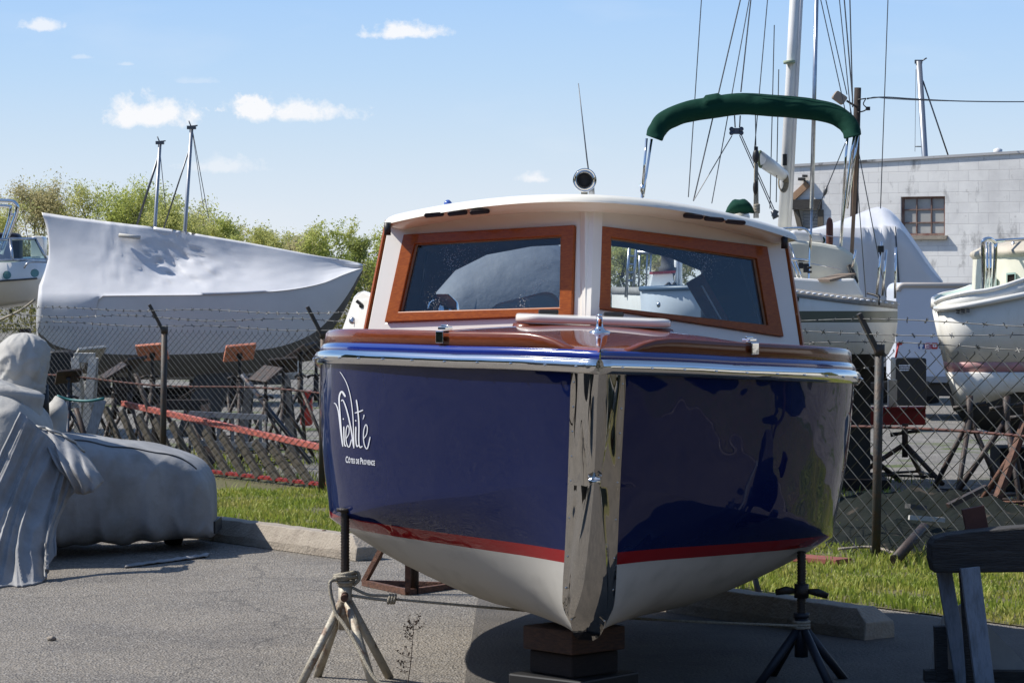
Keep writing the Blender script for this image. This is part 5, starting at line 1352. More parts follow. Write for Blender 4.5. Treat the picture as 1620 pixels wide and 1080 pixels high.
MB().box((cx_, DB - .03, wq[3].z - .04), (W_ + .12, .12, .07)).build('window_sill', M['concrete'], bd_)
lf = MB().beam(WP(1255, 324, -.02), WP(1300, 323, -.02), .14, .20).build('lintel', M['darktimber'], bd_)
m_ = MB()
for i in range(7): m_.box(lerp(lq[0], lq[2], .5) * 1 + V((0, .1, 0)) + V((0, 0, (i - 3)*.068)), (.34, .03, .052), Matrix.Rotation(R(25), 3, 'X'))
m_.build('louvre', mat('grey_louvre', (.33, .34, .34), .7), bd_)
m_ = MB(); m_.beam(lq[0] + V((-.04, 0, 0)), lq[3] + V((.09, 0, 0)), .10, .06, (0, 1, 0)); m_.beam(lq[1] + V((.02, 0, 0)), lq[2] + V((.02, 0, 0)), .12, .06, (0, 1, 0)); m_.build('window_jamb', M['slat'], lf)
br_ = thing('wall_lamp', 'small black lamp on a tan plank brace fixed to the block wall', 'wall lamp', TW(WP(1262, 310)))
m_ = MB().beam(WP(1246, 322, -.04), WP(1279, 291, -.04), .13, .05, (0, 1, 0)); m_.v = [TW(p) for p in m_.v]; m_.build('brace', M['plank'], br_)
m_ = MB(); m_.box(WP(1271, 284, -.10), (.10, .16, .06)); m_.box(WP(1276, 279, -.10), (.07, .12, .05)); m_.beam(WP(1274, 286, -.05), WP(1279, 291, -.05), .03, .03); m_.v = [TW(p) for p in m_.v]; m_.build('lamp_head', M['black'], br_)
p = WP(1551, 240, 1.0); m_ = MB().lathe([(.0, -.6), (.05, -.6), (.05, -.05), (.09, -.05), (.09, .08), (.0, .12)], p, (0, 0, 1), 12); m_.build('roof_vent', M['mast'], bd_)
bd_.rotation_euler = (0, 0, -TB)
# utility pole
pt_, pb_ = P(1357, 139, 47), P(1351, 340, 47); dn = (pb_ - pt_).normalized(); pg_ = pt_ + dn*(pt_.z/-dn.z)
up_ = thing('utility_pole', 'dark wooden utility pole standing in front of the block building', 'pole', pg_)
MB().tube([lerp(pg_, pt_, i/8) for i in range(9)], [lerp(.075, .058, i/8) for i in range(9)], 14).build('shaft', M['poleWood'], up_)
m_ = MB(); rbox(m_, P(1328, 155, 46.6), (.22, .22, .15), .03, 3, Matrix.Rotation(R(35), 3, 'Y')); m_.build('flood_lamp', mat('tan_lamp_housing', (.28, .22, .17), .6), up_)
m_ = MB(); m_.tube([P(1340, 160, 46.7), P(1356, 170, 46.95)], .018, 6); m_.build('lamp_arm', M['darkpipe'], up_)
m_ = MB(); m_.tube([P(1357, 158, 46.9), P(1370, 156, 46.9)], .012, 6); m_.box(P(1373, 172, 46.9), (.07, .07, .06)); m_.tube(crv([P(1370, 156, 46.9), P(1366, 165, 46.9), P(1373, 172, 46.9)], 10), .010, 5); m_.tube(crv([P(1357, 178, 46.9), P(1366, 176, 46.9), P(1373, 172, 46.9)], 8), .012, 5); m_.build('insulator', M['black'], up_)
m_ = MB(); m_.tube(crv([P(1372, 156, 46.9), P(1400, 154, 48), P(1450, 157, 50), P(1530, 160.5, 54), P(1640, 161, 60), P(1760, 158, 66)], 60), .013, 6)
m_.tube(crv([P(1372, 157, 46.9), P(1384, 154, 47.3), P(1404, 156, 48.1), P(1450, 158.5, 50), P(1500, 160, 52.5)], 30), .009, 6)
tag(m_.build('power_line', M['black']), 'black power line running right from the utility pole', 'cable')
# ------------------------------------------------------------------ shrink-wrapped boat in front of the building
DT = 42.0
tw = []
for i in range(34):
    u = i/33; px = lerp(1262, 1492, u)
    yr = tab([(1262, 366), (1300, 358), (1340, 345), (1375, 331), (1393, 327), (1410, 334), (1425, 350), (1450, 385), (1475, 422), (1492, 445)], px)
    ye = tab([(1262, 372), (1300, 362), (1350, 361), (1393, 360), (1412, 358), (1428, 366), (1450, 395), (1475, 430), (1492, 447)], px)
    row = []
    for j in range(8):
        v = j/7; p = P(px, lerp(yr, max(ye, yr + .5), v), lerp(DT, DT - 1.35, v)); p.y += .10*sin(pi*v)*noise.noise(V((px*.09, v, 2))) + .06*sin(px*.55)*math.exp(-((px - 1395)/22)**2)*v; p.z += .05*sin(px*.42)*math.exp(-((px - 1398)/26)**2)*v*(1 - v)*4*.5; row.append(p)
    e = row[-1]
    for j in range(1, 9):
        v = j/8; p = e + V((0, .0, 0)) ; zb = .55; p = V((e.x + (.10*v if px > 1440 else 0), e.y + .10*v, lerp(e.z, zb, v))); p.y += .05*noise.noise(V((p.x*1.5, p.z*.6, 5))); row.append(p)
    tw.append(row + [V((p.x, 2*DT - p.y, p.z)) for p in reversed(row)])
tb = thing('wrapped_boat', 'boat under a peaked white shrink wrap tent in front of the block building', 'boat', V((P(1380, 400, DT).x, DT, 0)))
MB().loft(tw).build('shrink_wrap', M['wrap'], tb)
m_ = MB()
for x in (1300, 1380, 1460): m_.box(V((P(x, 500, DT).x, DT, .28)), (.25, 1.6, .56))
m_.build('cradle', M['timber'], tb)
m_ = MB(); m_.tube([tw[22][7] + V((0, -.02, 0)), tw[23][10] + V((0, -.02, 0)), tw[24][15] + V((0, -.02, 0))], .012, 5); m_.build('tie_line', M['wire'], tb)

# ------------------------------------------------------------------ box trailer
DR = 36.0
tl_ = thing('box_trailer', 'white enclosed box trailer with three social media icons behind the fence', 'trailer', V((P(1490, 600, DR).x, DR, 0)))
L0, L1 = P(1418, 520, DR).x, P(1640, 520, DR).x; zb = HC - 155*DR/F; zt = HC - (447 - YH)*DR/F; rr = .11
prof = [(L0, zb), (L1, zb), (L1, zt)] + [(L0 + rr - rr*sin(R(a)), zt - rr + rr*cos(R(a))) for a in (0, 15, 30, 45, 60, 75, 90)]
MB().prism([V((x, DR, z)) for x, z in prof], V((0, 1.9, 0))).build('body', M['trailer'], tl_)
m_ = MB(); arc = [V((L1, DR - .012, zt - .035))] + [V((x, DR - .012, z - .0)) for x, z in [(L0 + rr - (rr-.03)*sin(R(a)), zt - rr + (rr-.03)*cos(R(a))) for a in (0, 20, 40, 60, 80, 90)]]
m_.tube(arc, .038, 6, flat=.35); m_.build('corner_moulding', mat('tan_moulding', (.50, .46, .42), .5), tl_)
MB().box(((L0+L1)/2, DR - .012, zb + .04), (L1 - L0, .03, .08)).build('bottom_rail', M['alu'], tl_)
m_ = MB(); m_.box(((L0+L1)/2 + .3, DR + .9, zb - .10), (L1 - L0 - .2, 1.6, .16)); m_.build('chassis', M['black'], tl_)
for k in (0, .85):
    c = V((L0 + 1.0 + k, DR + .12, .30)); wh = MB().lathe([(0, -.09), (.18, -.09), (.28, -.07), (.30, 0), (.28, .07), (.18, .09), (0, .09)], c, (0, 1, 0), 20).build('wheel', M['black'], tl_)
c = P(1424, 607, DR - .03)
MB().lathe([(.045, .02), (.045, -.02), (.03, -.03), (0, -.03)], P(1467, 608, DR - .03), (0, 1, 0), 14).build('marker_lamp', M['black'], tl_)
m_ = MB(); m_.beam(V((L0, DR + .9, zb - .05)), V((L0 - .8, DR + .7, zb - .12)), .08, .08); m_.tube([V((L0 - .35, DR + .7, .1)), V((L0 - .35, DR + .7, .75))], .035, 8); m_.build('tongue', M['black'], tl_)
def icon(px, py, col, body=None, ring=False, play=False):
    sz = 9.6*DR/F; c = P(px, py, DR - .004); q = MB(); rbox(q, c, (sz, .006, sz), .012, 3); o_ = q.build('social_icon', mat('icon_' + ('blue' if body else 'pink' if ring else 'red'), col, .4), tl_)
    f_ = c + V((0, -.006, 0)); m_ = MB()
    if body:
        vs, fs = text_mesh('f', sz*1.25, .01); m_.add([f_ + V((p.x - sz*.20, 0, p.y - sz*.48)) for p in vs], fs)
    if ring:
        m_.tube([f_ + V((sz*.19*cos(a), 0, sz*.19*sin(a))) for a in [2*pi*i/16 for i in range(17)]], .005, 4)
        sq = sz*.36; m_.tube([f_ + V((x, 0, z)) for x, z in ((-sq, -sq), (sq, -sq), (sq, sq), (-sq, sq), (-sq, -sq))], .004, 4)
    if play:
        m_.box(f_, (sz*.62, .003, sz*.46)); m_.build('icon_mark', M['letter'], o_); m_ = MB(); m_.prism([f_ + V((-sz*.09, -.003, -sz*.12)), f_ + V((sz*.14, -.003, 0)), f_ + V((-sz*.09, -.003, sz*.12))], V((0, -.002, 0))); m_.build('icon_mark', M['redplastic'], o_); return
    m_.build('icon_mark', M['letter'], o_)
icon(1458, 547, (.03, .10, .32), body='f'); icon(1468.3, 547, (.50, .04, .16), ring=True); icon(1478.6, 547, (.5, .02, .02), play=True)
vs, fs = text_mesh('S', .075, .004); o0 = P(1485.5, 550.5, DR - .004); MB().add([o0 + V((p.x, 0, p.y)) for p in vs], fs).build('sign_letter', M['keelgrey'], tl_)
tl_.rotation_euler = (0, 0, R(-4))
# black tool box on the tongue
m_ = MB(); c = P(1437, 603, 33.5); rbox(m_, c, (.37, .45, .57), .02, 2); tbx = m_.build('tool_box', mat('black_box', (.012, .012, .013), .4)); tag(tbx, 'tall black box with small white lettering standing left of the trailer', 'box')
rl_ = random.Random(3)
m_ = MB()
for k, n_ in enumerate((9, 8, 8)):
    for i in range(n_):
        x = (i - n_/2)*2.0 + rl_.uniform(-.2, .2); p = P(1432 + x, 578 + k*3.6, 33.26); m_.box(p, (.011, .003, .016))
m_.build('lettering', M['letter'], tbx)
m_ = MB(); m_.tube([P(1417, 566, 33.4), P(1421, 546, 33.4)], .012, 6); m_.beam(P(1419, 545, 33.4), P(1427, 543, 33.4), .03, .03); m_.build('jack_handle', M['redplastic'], tbx)
# white post and red beam
m_ = MB(); m_.box(V((P(1411.5, 620, 25.0).x, 25.0, (P(1411, 645, 25).z + P(1411, 600, 25).z)/2)), (.075, .10, 45*25.0/F)); tag(m_.build('post', M['greypad'], None, bevel=.006), 'short pale post standing on the red beam', 'post')
bx = thing('steel_beam', 'dark red steel beam lying across black stands behind the fence on the right', 'beam', V((P(1400, 660, 25).x, 25, 0)))
a, b = P(1310, 658, 25), P(1463, 657, 25); hb_ = 25*25/F
m_ = MB(); m_.beam(a + V((0, 0, hb_/2)), b + V((0, 0, hb_/2)), .16, .02); m_.beam(a - V((0, 0, hb_/2)), b - V((0, 0, hb_/2)), .16, .02); m_.beam(a, b, .10, hb_ - .02); m_.build('web', M['redbeam'], bx)
def bare_stand(px, d, lab, m, top, spread=.42, lean=0.0, rz=0.3):
    root = thing('boat_stand', lab, 'boat stand', V((P(px, 600, d).x, d, 0)), 'jack stands in the yard'); O = ORG[root.name]
    hub = O + V((lean, 0, top - .18))
    MB().tube([hub + V((0, 0, -.12)), hub + V((0, 0, .18))], .028, 10).build('collar', m, root)
    for k in range(3):
        a = rz + 2*pi*k/3; MB().tube([hub, O + V((spread*cos(a), spread*sin(a), 0))], .022, 8).build('leg', m, root)
    for k in range(3):
        a, b = rz + 2*pi*k/3, rz + 2*pi*(k+1)/3; f_ = lambda q: lerp(hub, O + V((spread*cos(q), spread*sin(q), 0)), .82); MB().tube([f_(a), f_(b)], .013, 6).build('brace', m, root)
    m_ = MB()
    for sg in (-1, 1): m_.tube([hub + V((0, 0, .10)), hub + V((sg*.13, 0, .10 + .02*sg))], [.012, .02], 8)
    m_.build('wing_nut', M['blacksteel'], root)
    return root
bare_stand(1352, 24.6, 'black stand under the left end of the red beam', M['darkpipe'], HC - 220*24.6/F, .45)
bare_stand(1432, 24.8, 'black stand under the right end of the red beam', M['darkpipe'], HC - 220*24.8/F, .5, 0, 1.1)

# ------------------------------------------------------------------ trawler bow at the right edge
DX = 23.0
tw_ = thing('trawler', 'white trawler yacht with a high bow and pink waterline stripe at the right edge', 'boat', V((P(1600, 600, DX).x, DX, 0)))
sheer = [(1480, 488), (1500, 487), (1530, 483), (1570, 476), (1620, 466), (1700, 450), (1800, 436), (1900, 428)]
cap = [(1480, 478), (1492, 472), (1530, 463), (1562, 459), (1590, 452), (1620, 442), (1700, 425), (1800, 412), (1900, 405)]
str_t = [(1480, 566), (1500, 573), (1560, 574), (1620, 573), (1900, 570)]
keel_ = [(1480, 640), (1500, 648), (1521, 664), (1560, 690), (1620, 705), (1900, 730)]
st = [0, .02, .06, .12, .2, .3, .42, .55, .7, .85, 1.0]
def trow(u):
    # bow stem leans: foot further aft than the head
    hbm = 1.35*math.sqrt(max(0, 1 - (1 - min(1, u*1.05))**2.1)); px = lerp(1480, 1880, u)
    dc = DX + 1.6*u            # centre line recedes to the right
    def pt(py_tab, k, foot): 
        pxx = lerp(1480 + foot, 1880, u); return P(pxx, tab(py_tab, pxx), dc - hbm*k)
    A = [pt(cap, .97, 0), pt(sheer, 1.0, 0)]
    Bq = [pt(sheer, .985, 2), P(lerp(1490, 1880, u), lerp(tab(sheer, lerp(1480, 1880, u)), 573, .5), dc - hbm*.93), P(lerp(1498, 1880, u), 573, dc - hbm*.84)]
    S_ = [P(lerp(1498, 1880, u), 573, dc - hbm*.843), P(lerp(1500, 1880, u), 588, dc - hbm*.82)]
    Lw = [P(lerp(1500, 1880, u), 588, dc - hbm*.815), P(lerp(1510, 1880, u), 615, dc - hbm*.74), P(lerp(1519, 1880, u), lerp(650, 606, min(1, u*3.2)), dc - hbm*.64)]
    K_ = [P(lerp(1519, 1880, u), lerp(650, 606, min(1, u*3.2)), dc - hbm*.642), P(lerp(1524, 1880, u), lerp(658, 660, u), dc - hbm*.40), P(lerp(1530, 1880, u), lerp(668, 715, min(1, u*2)), dc - .02)]
    return A, Bq, S_, Lw, K_, dc
secs = [trow(u) for u in [i/40 for i in range(41)]]
mir = lambda row, dc: [V((p.x, 2*dc - p.y, p.z)) for p in reversed(row)]
def strip(idx, name, m, both=True, parent=tw_):
    rows = [s_[idx] + mir(s_[idx], s_[5]) for s_ in secs]; mb = MB()
    mb.grid([r_[:len(r_)//2] for r_ in rows]); mb.grid([r_[len(r_)//2:] for r_ in rows]); o_ = mb.build(name, m, parent); s2 = o_.modifiers.new('solid', 'SOLIDIFY'); s2.thickness = .03; s2.offset = -1; return o_
strip(1, 'hull', M['dirtyhull']); strip(2, 'boot_stripe', M['pinkstripe']); strip(3, 'lower_hull', M['dirtyhull']); strip(4, 'keel', M['blackbottom'])
bw = strip(0, 'bulwark', mat('bulwark_white', (.74, .735, .69), .4, 0, col2=(.66, .65, .59), ns=4))
m_ = MB(); m_.grid([[s_[0][0] + V((0, .04, -.005)), V((s_[0][0].x, s_[5], s_[0][0].z - .10)), V((s_[0][0].x, 2*s_[5] - s_[0][0].y - .04, s_[0][0].z - .005))] for s_ in secs]); m_.build('foredeck', M['aqua'], tw_)
MB().tube([s_[0][1] + V((0, -.01, 0)) for s_ in secs], .024, 8).build('rub_strake', M['white'], tw_)
MB().tube([s_[0][0] for s_ in secs], .018, 8).build('cap_rail', M['white'], tw_)
m_ = MB()
for px in (1515, 1523, 1531): 
    for k in range(2): m_.box(P(px, 493.5 + k*3.2 - (px - 1515)*.12 - 2, 22.62 - (px-1500)*.004), (.028, .02, .010), Matrix.Rotation(R(8), 3, 'Y'))
m_.build('hawse_vent', M['keelgrey'], tw_)
# deckhouse
rows = []
for i in range(25):
    a = lerp(-pi/2 - .1, pi/2, i/24); 
ch = []
for zpy0, zpy1, k0, k1 in ((470, 414, 1, .985),):
    base, top = [], []
    for i in range(29):
        a = lerp(R(-95), R(180), i/28); cx0 = P(1650, 500, DX).x; rx, ry = (1650 - 1563)*DX/F, .95
        px_ = 1650 - 87*cos(a*.98) if False else None
        x = cx0 - rx*cos(a); y = DX + .7 + ry*sin(a)*1.0
        base.append(V((x, y, P(1580, 470, DX).z - .12))); top.append(V((cx0 - rx*.97*cos(a), DX + .7 + ry*.97*sin(a), P(1580, 409, DX).z + .06*(x - cx0 + rx))))
    m_ = MB(); m_.grid([base, top], cu=True); m_.build('deckhouse', M['cream'], tw_)
    m_ = MB(); roof_ = []
    for z_, k in ((.0, 1.0), (.03, 1.06), (.06, 1.05), (.13, .75), (.15, .0)):
        roof_.append([V((lerp(cx0, p.x, k), lerp(DX + .7, p.y, k), p.z + z_)) for p in top])
    m_.grid(roof_, cu=True); m_.build('deckhouse_roof', mat('tan_roof_edge', (.52, .47, .38), .6, 0, col2=(.40, .36, .29), ns=6), tw_)
def house_pt(px, py, d0=DX - .3):
    # intersect the view ray with the deckhouse's vertical ellipse
    r = ray(px, py); best = None
    for i in range(300):
        d = lerp(DX - .6, DX + .9, i/299); p = CAM + r*(d/r.y); v = ((p.x - cx0)/rx)**2 + ((p.y - DX - .7)/.95)**2
        if v <= 1.0: return p
    return P(px, py, DX)
for (xa, xb, ya, yb) in ((1571, 1577.5, 443, 463), (1595, 1607, 434.5, 459)):
    q = [house_pt(xa, yb) , house_pt(xb, yb - 1.5), house_pt(xb, ya - 1), house_pt(xa, ya)]; q = [p + V((-.012, -.015, 0)) for p in q]; c = sum(q, V())/4
    fr = MB().holed([c + (p - c)*1.22 for p in q], [q], V((.008, .03, 0))).build('window_frame', mat('teal_window_trim', (.30, .42, .38), .5) if 'ttrim' not in M else M['ttrim'], tw_)
    MB().prism([p + V((.006, .012, 0)) for p in q], V((.004, .008, 0))).build('pane', mat('dark_pane', (.02, .015, .012), .08), fr)
m_ = MB(); p = house_pt(1588, 460); m_.ball(p + V((0, -.03, 0)), (.03, .03, .045), 8, 6); m_.build('deck_fitting', M['fenderbrown'], tw_)
m_ = MB(); rw = .0135
m_.tube(crv([P(1557, 478, DX - .35), P(1556, 430, DX - .35), P(1555, 390, DX - .35), P(1557, 380, DX - .35), P(1566, 378, DX - .3), P(1574, 384, DX - .2), P(1575, 392, DX - .2), P(1573, 440, DX - .2), P(1570, 475, DX - .2)], 40), rw*1.3, 8)
for px in (1562, 1567): m_.tube([P(px - .5, 383, DX - .3), P(px + 1, 472, DX - .3)], rw*.8, 6)
m_.tube([P(1572, 381, DX - .2), P(1660, 376, DX + .5)], rw, 8); m_.tube([P(1603, 380, DX + .1), P(1603, 408, DX + .1)], rw, 8); m_.tube([P(1640, 378, DX + .3), P(1640, 408, DX + .3)], rw, 8)
m_.build('pulpit_rail', M['chrome'], tw_)
m_ = MB(); m_.ball(P(1612, 402, DX + .3), (.10, .08, .05), 10, 6); m_.build('coiled_line', M['rope'], tw_)
m_ = MB(); m_.tube([P(1493, 470, DX + .02), P(1493.5, 478, DX + .02)], .012, 6); m_.ball(P(1497, 472, DX + .1), (.03, .02, .02), 8, 5); m_.build('bow_fitting', M['steel'], tw_)
m_ = MB(); kx = P(1700, 600, DX).x; m_.box((kx, DX + .9, .18), (1.0, .5, .36)); m_.build('keel_block', M['timber'], tw_)
for (px, d, lab, m, top, lean, rz, spr) in ((1524, 21.8, 'black jack stand under the trawler bow', 'darkpipe', .88, .05, .2, .38), (1580, 21.2, 'black jack stand in front of the trawler hull', 'darkpipe', .90, .06, .8, .42), (1626, 20.6, 'rusty jack stand at the right edge under the trawler', 'rust', .86, 0, .5, .45)):
    bare_stand(px, d, lab, M[m], top, spr, lean, rz)
rp2 = MB().beam(V((P(1568, 700, 20.4).x, 20.4, .05)), P(1622, 668, 20.6), .05, .05); tag(rp2.build('pole', M['rust']), 'rusty pole leaning under the trawler at the right edge', 'pole')

# ------------------------------------------------------------------ sailboat with green bimini behind the cabin on the right
DS = 24.0
sb = thing('sailboat', 'white sailboat with a sage stripe, tall mast and folded green bimini behind the cabin', 'sailboat', V((P(1250, 560, DS).x, DS, 0)))
def srow(u):
    px = lerp(968, 1420, u); bm_ = 1.25*math.sqrt(max(.0009, 1 - abs(min(0, (u - .25)/.25))**2.2)) * math.sqrt(max(.01, 1 - max(0, (u - .80)/.20)**3.0)); ty = lerp(458, 481, min(1, max(0, (u - .6)/.4))) if u > .6 else 458
    def q(py, k, cut=0): return P(min(px, 1420 - cut), py, DS - bm_*k)
    yb = lerp(590, 566, abs(u - .5)*2)
    A = [q(ty - 1, .97), q(ty + 7, 1.0), q(492, 1.0)]; S2 = [q(492, 1.0), q(510, .995)]; C = [q(510, .995), q(540, .96, 4), q(560, .86, 14)]; K2 = [q(560, .86, 14), q(580, .55, 40), q(yb + 10, .05, 60)]
    return A, S2, C, K2, [q(ty - 4, .985), q(ty + 8, 1.012)]
ss = [srow(i/48) for i in range(49)]
def sstrip(idx, name, m, th=.02):
    return shell([s_[idx] + [V((p.x, 2*DS - p.y, p.z)) for p in reversed(s_[idx])] for s_ in ss], name, m, sb)
sstrip(0, 'topsides', M['dirtyhull']); sstrip(1, 'hull_stripe', M['greenstripe']); sstrip(2, 'lower_hull', M['dirtyhull']); sstrip(3, 'keel', M['blackbottom'])
m_ = MB(); m_.grid([s_[4] for s_ in ss]); o_ = m_.build('toe_rail', mat('grey_toe_rail', (.30, .29, .27), .7, 0, col2=(.22, .21, .19), ns=30), sb); sm = o_.modifiers.new('solid', 'SOLIDIFY'); sm.thickness = .03
m_ = MB()
for i in range(10, 49): m_.ball(lerp(ss[i][4][0], ss[i][4][1], .35) + V((0, -.016, 0)), (.020, .006, .009), 6, 4)
m_.build('scupper_slots', M['letter'], sb)
m_ = MB(); m_.box(V((P(1330, 600, DS).x, DS, .55)), (.5, .14, .95)); m_.build('fin_keel', M['blackbottom'], sb); m_ = MB(); m_.box(V((P(1330, 600, DS).x, DS, .04)), (.8, .5, .08)); tag(m_.build('keel_block', M['timber']), 'timber block under the keel of the sailboat with the sage stripe', 'timber block')
# coamings and cabin
def block(pts_px, d0, d1, name, m, bev=.02):
    a = [P(x, y, d0) for x, y in pts_px]; mb = MB(); mb.prism(a, V((0, d1 - d0, 0))); return mb.build(name, m, sb, bevel=bev)
block([(1180, 384), (1262, 380), (1300, 384), (1335, 391), (1350, 402), (1358, 420), (1361, 470), (1180, 470)], DS - .55, DS + .55, 'cockpit_coaming', M['cream'], .03)
block([(1244, 438), (1300, 442), (1352, 440), (1368, 470), (1244, 470)], DS - .85, DS - .56, 'side_deck_box', M['white'], .02)
m_ = MB(); m_.beam(P(1300, 444, DS - .87), P(1342, 434, DS - .62), .17, .02, (0, 0, 1)); m_.build('grating', M['teak'], sb)
m_ = MB()
for (xa, ya, xb, yb) in ((1341, 420, 1351, 448), (1351, 448, 1357, 446), (1357, 446, 1346, 419), (1346, 419, 1341, 420)): m_.tube([P(xa, ya, DS - .57), P(xb, yb, DS - .57)], .010, 5)
m_.build('hatch_frame', M['keelgrey'], sb)
fd = MB().lathe([(0, -.125), (.025, -.12), (.030, -.09), (.030, .06), (.022, .10), (.010, .115), (0, .118)], P(1312.5, 366, DS - .2), (0, 0, 1), 14).build('brown_fender', M['fenderbrown'], sb)
m_ = MB(); m_.ball(P(1290, 376, DS), (.06, .06, .045), 10, 6); m_.ball(P(1299, 380, DS + .05), (.04, .05, .035), 8, 5); m_.build('green_cover', M['green'], sb)
block([(1254, 364), (1300, 368), (1304, 384), (1250, 384)], DS - .2, DS + .3, 'sprayhood', M['wrap'], .02)
# mast, boom, spar
mt_, mb_ = P(1259, -30, DS + .6), P(1239.5, 345, DS + .6); dn = (mb_ - mt_).normalized()
m_top = mt_ - dn * 1.2
mst = MB().tube([m_top, mb_ + dn*.7], .046, 14).build('mast', M['mast'], sb)
m_ = MB()
p_, q_ = m_top + V((.05, -.01, 0)), mb_ + V((.052, -.01, 0)) + dn*.3; m_.tube([p_, q_], .022, 10); m_.build('furled_sail', M['wrap'], mst)
m_ = MB(); m_.tube([P(1248.5, 96, DS + .53), P(1248.8, 101, DS + .53)], .052, 12); m_.build('mast_band', mat('greenish_tape', (.30, .36, .26), .8), mst)
m_ = MB(); a = P(1240, 278, DS + .5); b = P(1201, 250, DS - 1.6); m_.tube([a, lerp(a, b, .5), b], [.050, .058, .06], 14); bo = m_.build('boom', M['mast'], sb)
m_ = MB(); c = P(1196, 247, DS - 1.75); m_.ball(c, (.028, .03, .058), 12, 8); m_.box(c + V((0, 0, .06)), (.03, .03, .03)); m_.build('pulley_block', M['black'], bo)
m_ = MB(); c = P(1203, 252, DS - 1.6)
m_.tube([c + V((.062*cos(a_)*.3, .0, .064*sin(a_))) + V((.0, .065*cos(a_), 0)) for a_ in [2*pi*i/20 for i in range(21)]], .010, 6); m_.build('boom_strap', mat('olive_strap', (.16, .19, .10), .8), bo)
m_ = MB(); c = P(1195, 297, DS - 1.75); m_.ball(c, (.020, .02, .060), 10, 8); c2 = P(1197, 328, DS - 1.75)
m_.build('sheet_block', M['blacksteel'], bo)
m_ = MB()
for x0_, x1_ in ((1194, 1193), (1198, 1199), (1196, 1196)): m_.tube([P(x0_, 258, DS - 1.75), P(x1_, 345, DS - 1.75)], .007, 5)
for i in range(5): m_.tube([c2 + V((.020*cos(a_), .02*sin(a_), .012*i - .04 + .006*a_/3)) for a_ in [2*pi*j/12 for j in range(13)]], .009, 5)
m_.build('mainsheet', M['rope'], bo)
m_ = MB(); c = P(1236, 285, DS + .35)
for i in range(5): m_.tube([c + V(((.026 + .004*i)*cos(a_) + .004*i, -.012*i, (.065 + .006*i)*sin(a_) - .02)) for a_ in [2*pi*j/22 for j in range(23)]], .006, 5)
m_.tube(crv([P(1222, 268, DS), P(1228, 280, DS + .2), P(1236, 276, DS + .35)], 10), .006, 5); m_.build('rope_coil', M['rope'], mst)
m_ = MB(); m_.box(P(1241.5, 253, DS + .52), (.035, .05, .10)); m_.box(P(1241, 282, DS + .52), (.03, .05, .07)); m_.build('gooseneck', M['black'], mst)
m_ = MB(); m_.tube([P(1222, 333, DS - .5), P(1228, 345, DS - .5)], [.018, .03], 8); m_.box(P(1226, 338, DS - .5), (.04, .05, .06), Matrix.Rotation(R(25), 3, 'Y')); m_.build('vang_block', M['wire'], bo)
sp = MB().tube([P(1292.5, -30, DS - .3), P(1284, 330, DS - .3)], .018, 10); sp.tube([P(1284, 330, DS - .3), P(1281, 452, DS - .3)], .010, 8); sp.build('backstay_pole', M['steel'], sb)
RIG = [(1111, -20, 1089, 312), (1176, -20, 1097, 318), (1189, -20, 1126, 322), (1190, -20, 1172, 146), (1216, -20, 1201, 150), (1201, 150, 1193, 244), (1195, 180, 1196, 240), (1294, -20, 1346, 215), (1302, -20, 1340, 150), (1326, -20, 1348, 200), (1334, -20, 1349, 160), (1344, -20, 1349, 170), (1405.5, -20, 1393, 330), (1158, 215, 1098, 316), (1170, 214, 1222, 332), (1173, 214, 1226, 334), (1338, 225, 1306, 302), (1306, 302, 1286, 350), (1232, 110, 1228, 320), (1345, 170, 1402, 470), (1349, 190, 1370, 470), (1225, 40, 1218, 330)]
m_ = MB()
for i, (xa, ya, xb, yb) in enumerate(RIG): m_.tube([P(xa, ya, DS - .2 - .04*(i % 5)), P(xb, yb, DS - .2 - .04*(i % 5))], .0042 if i not in (1, 3, 10, 11) else .0056, 4)
m_.lathe([(0, -.05), (.014, -.03), (.018, .0), (.010, .03), (0, .05)], P(1306, 302, DS - .2), (0.3, 0, 1), 8)
m_.build('rigging', M['wire'], sb, fix=False)
# bone shaped bridle plate
m_ = MB(); c = P(1165, 207.5, DS - .3); k = DS/F
for sx in (-1, 1):
    for sz in (-1, 1): m_.lathe([(0, -.012), (3.6*k, -.012), (3.6*k, .012), (0, .012)], c + V((sx*7.6*k, -.002 - .003*(sx*sz > 0), sz*3.0*k)), (0, 1, 0), 14)
m_.box(c + V((0, .0035, 0)), (16*k, .018, 9.5*k)); m_.build('bridle_plate', mat('slate_plate', (.06, .075, .10), .5), sb)
m_ = MB()
for xa, xb in ((1162, 1163), (1171, 1170)): m_.tube([P(xa, 183, DS - .3), P(xb, 202, DS - .3)], .006, 5)
m_.build('bridle', M['wire'], sb)
# bimini
bim = None
ce = [(1035, 219), (1040, 206), (1052, 192), (1078, 180), (1115, 172), (1172, 165), (1230, 168), (1275, 172), (1310, 178), (1332, 188), (1345, 202), (1349, 217)]
c_ = crv(ce, 130); rows = []
for i, p in enumerate(c_):
    u = i/129; t = c_[min(129, i+1)] - c_[max(0, i-1)]; t.normalize(); nn = V((-t.y, t.x)); r_ = 17.5*(.80 + .2*sin(pi*u)) * (1 if 0 < i < 129 else .9); ring = []
    for j in range(36):
        a = 2*pi*j/36; w = 1 + .05*noise.noise(V((u*14, cos(a)*.8, sin(a)*.8))) + .045*sin(u*52 + 3*sin(a)) * (.3 + .7*abs(cos(a))) * noise.noise(V((u*9, 3, sin(a)*.5)))*2
        if abs(u - .385) < .02 and nn.y*sin(a)*r_ < -8: w += .22
        ring.append(P(p.x + nn.x*r_*w*sin(a), p.y + nn.y*r_*w*sin(a), DS - .5 + r_*DS/F*1.1*w*cos(a) + .9*(1 - (2*u - 1)**2)*.25))
    rows.append(ring)
bim = MB().loft(rows).build('bimini_canvas', M['green'], sb)
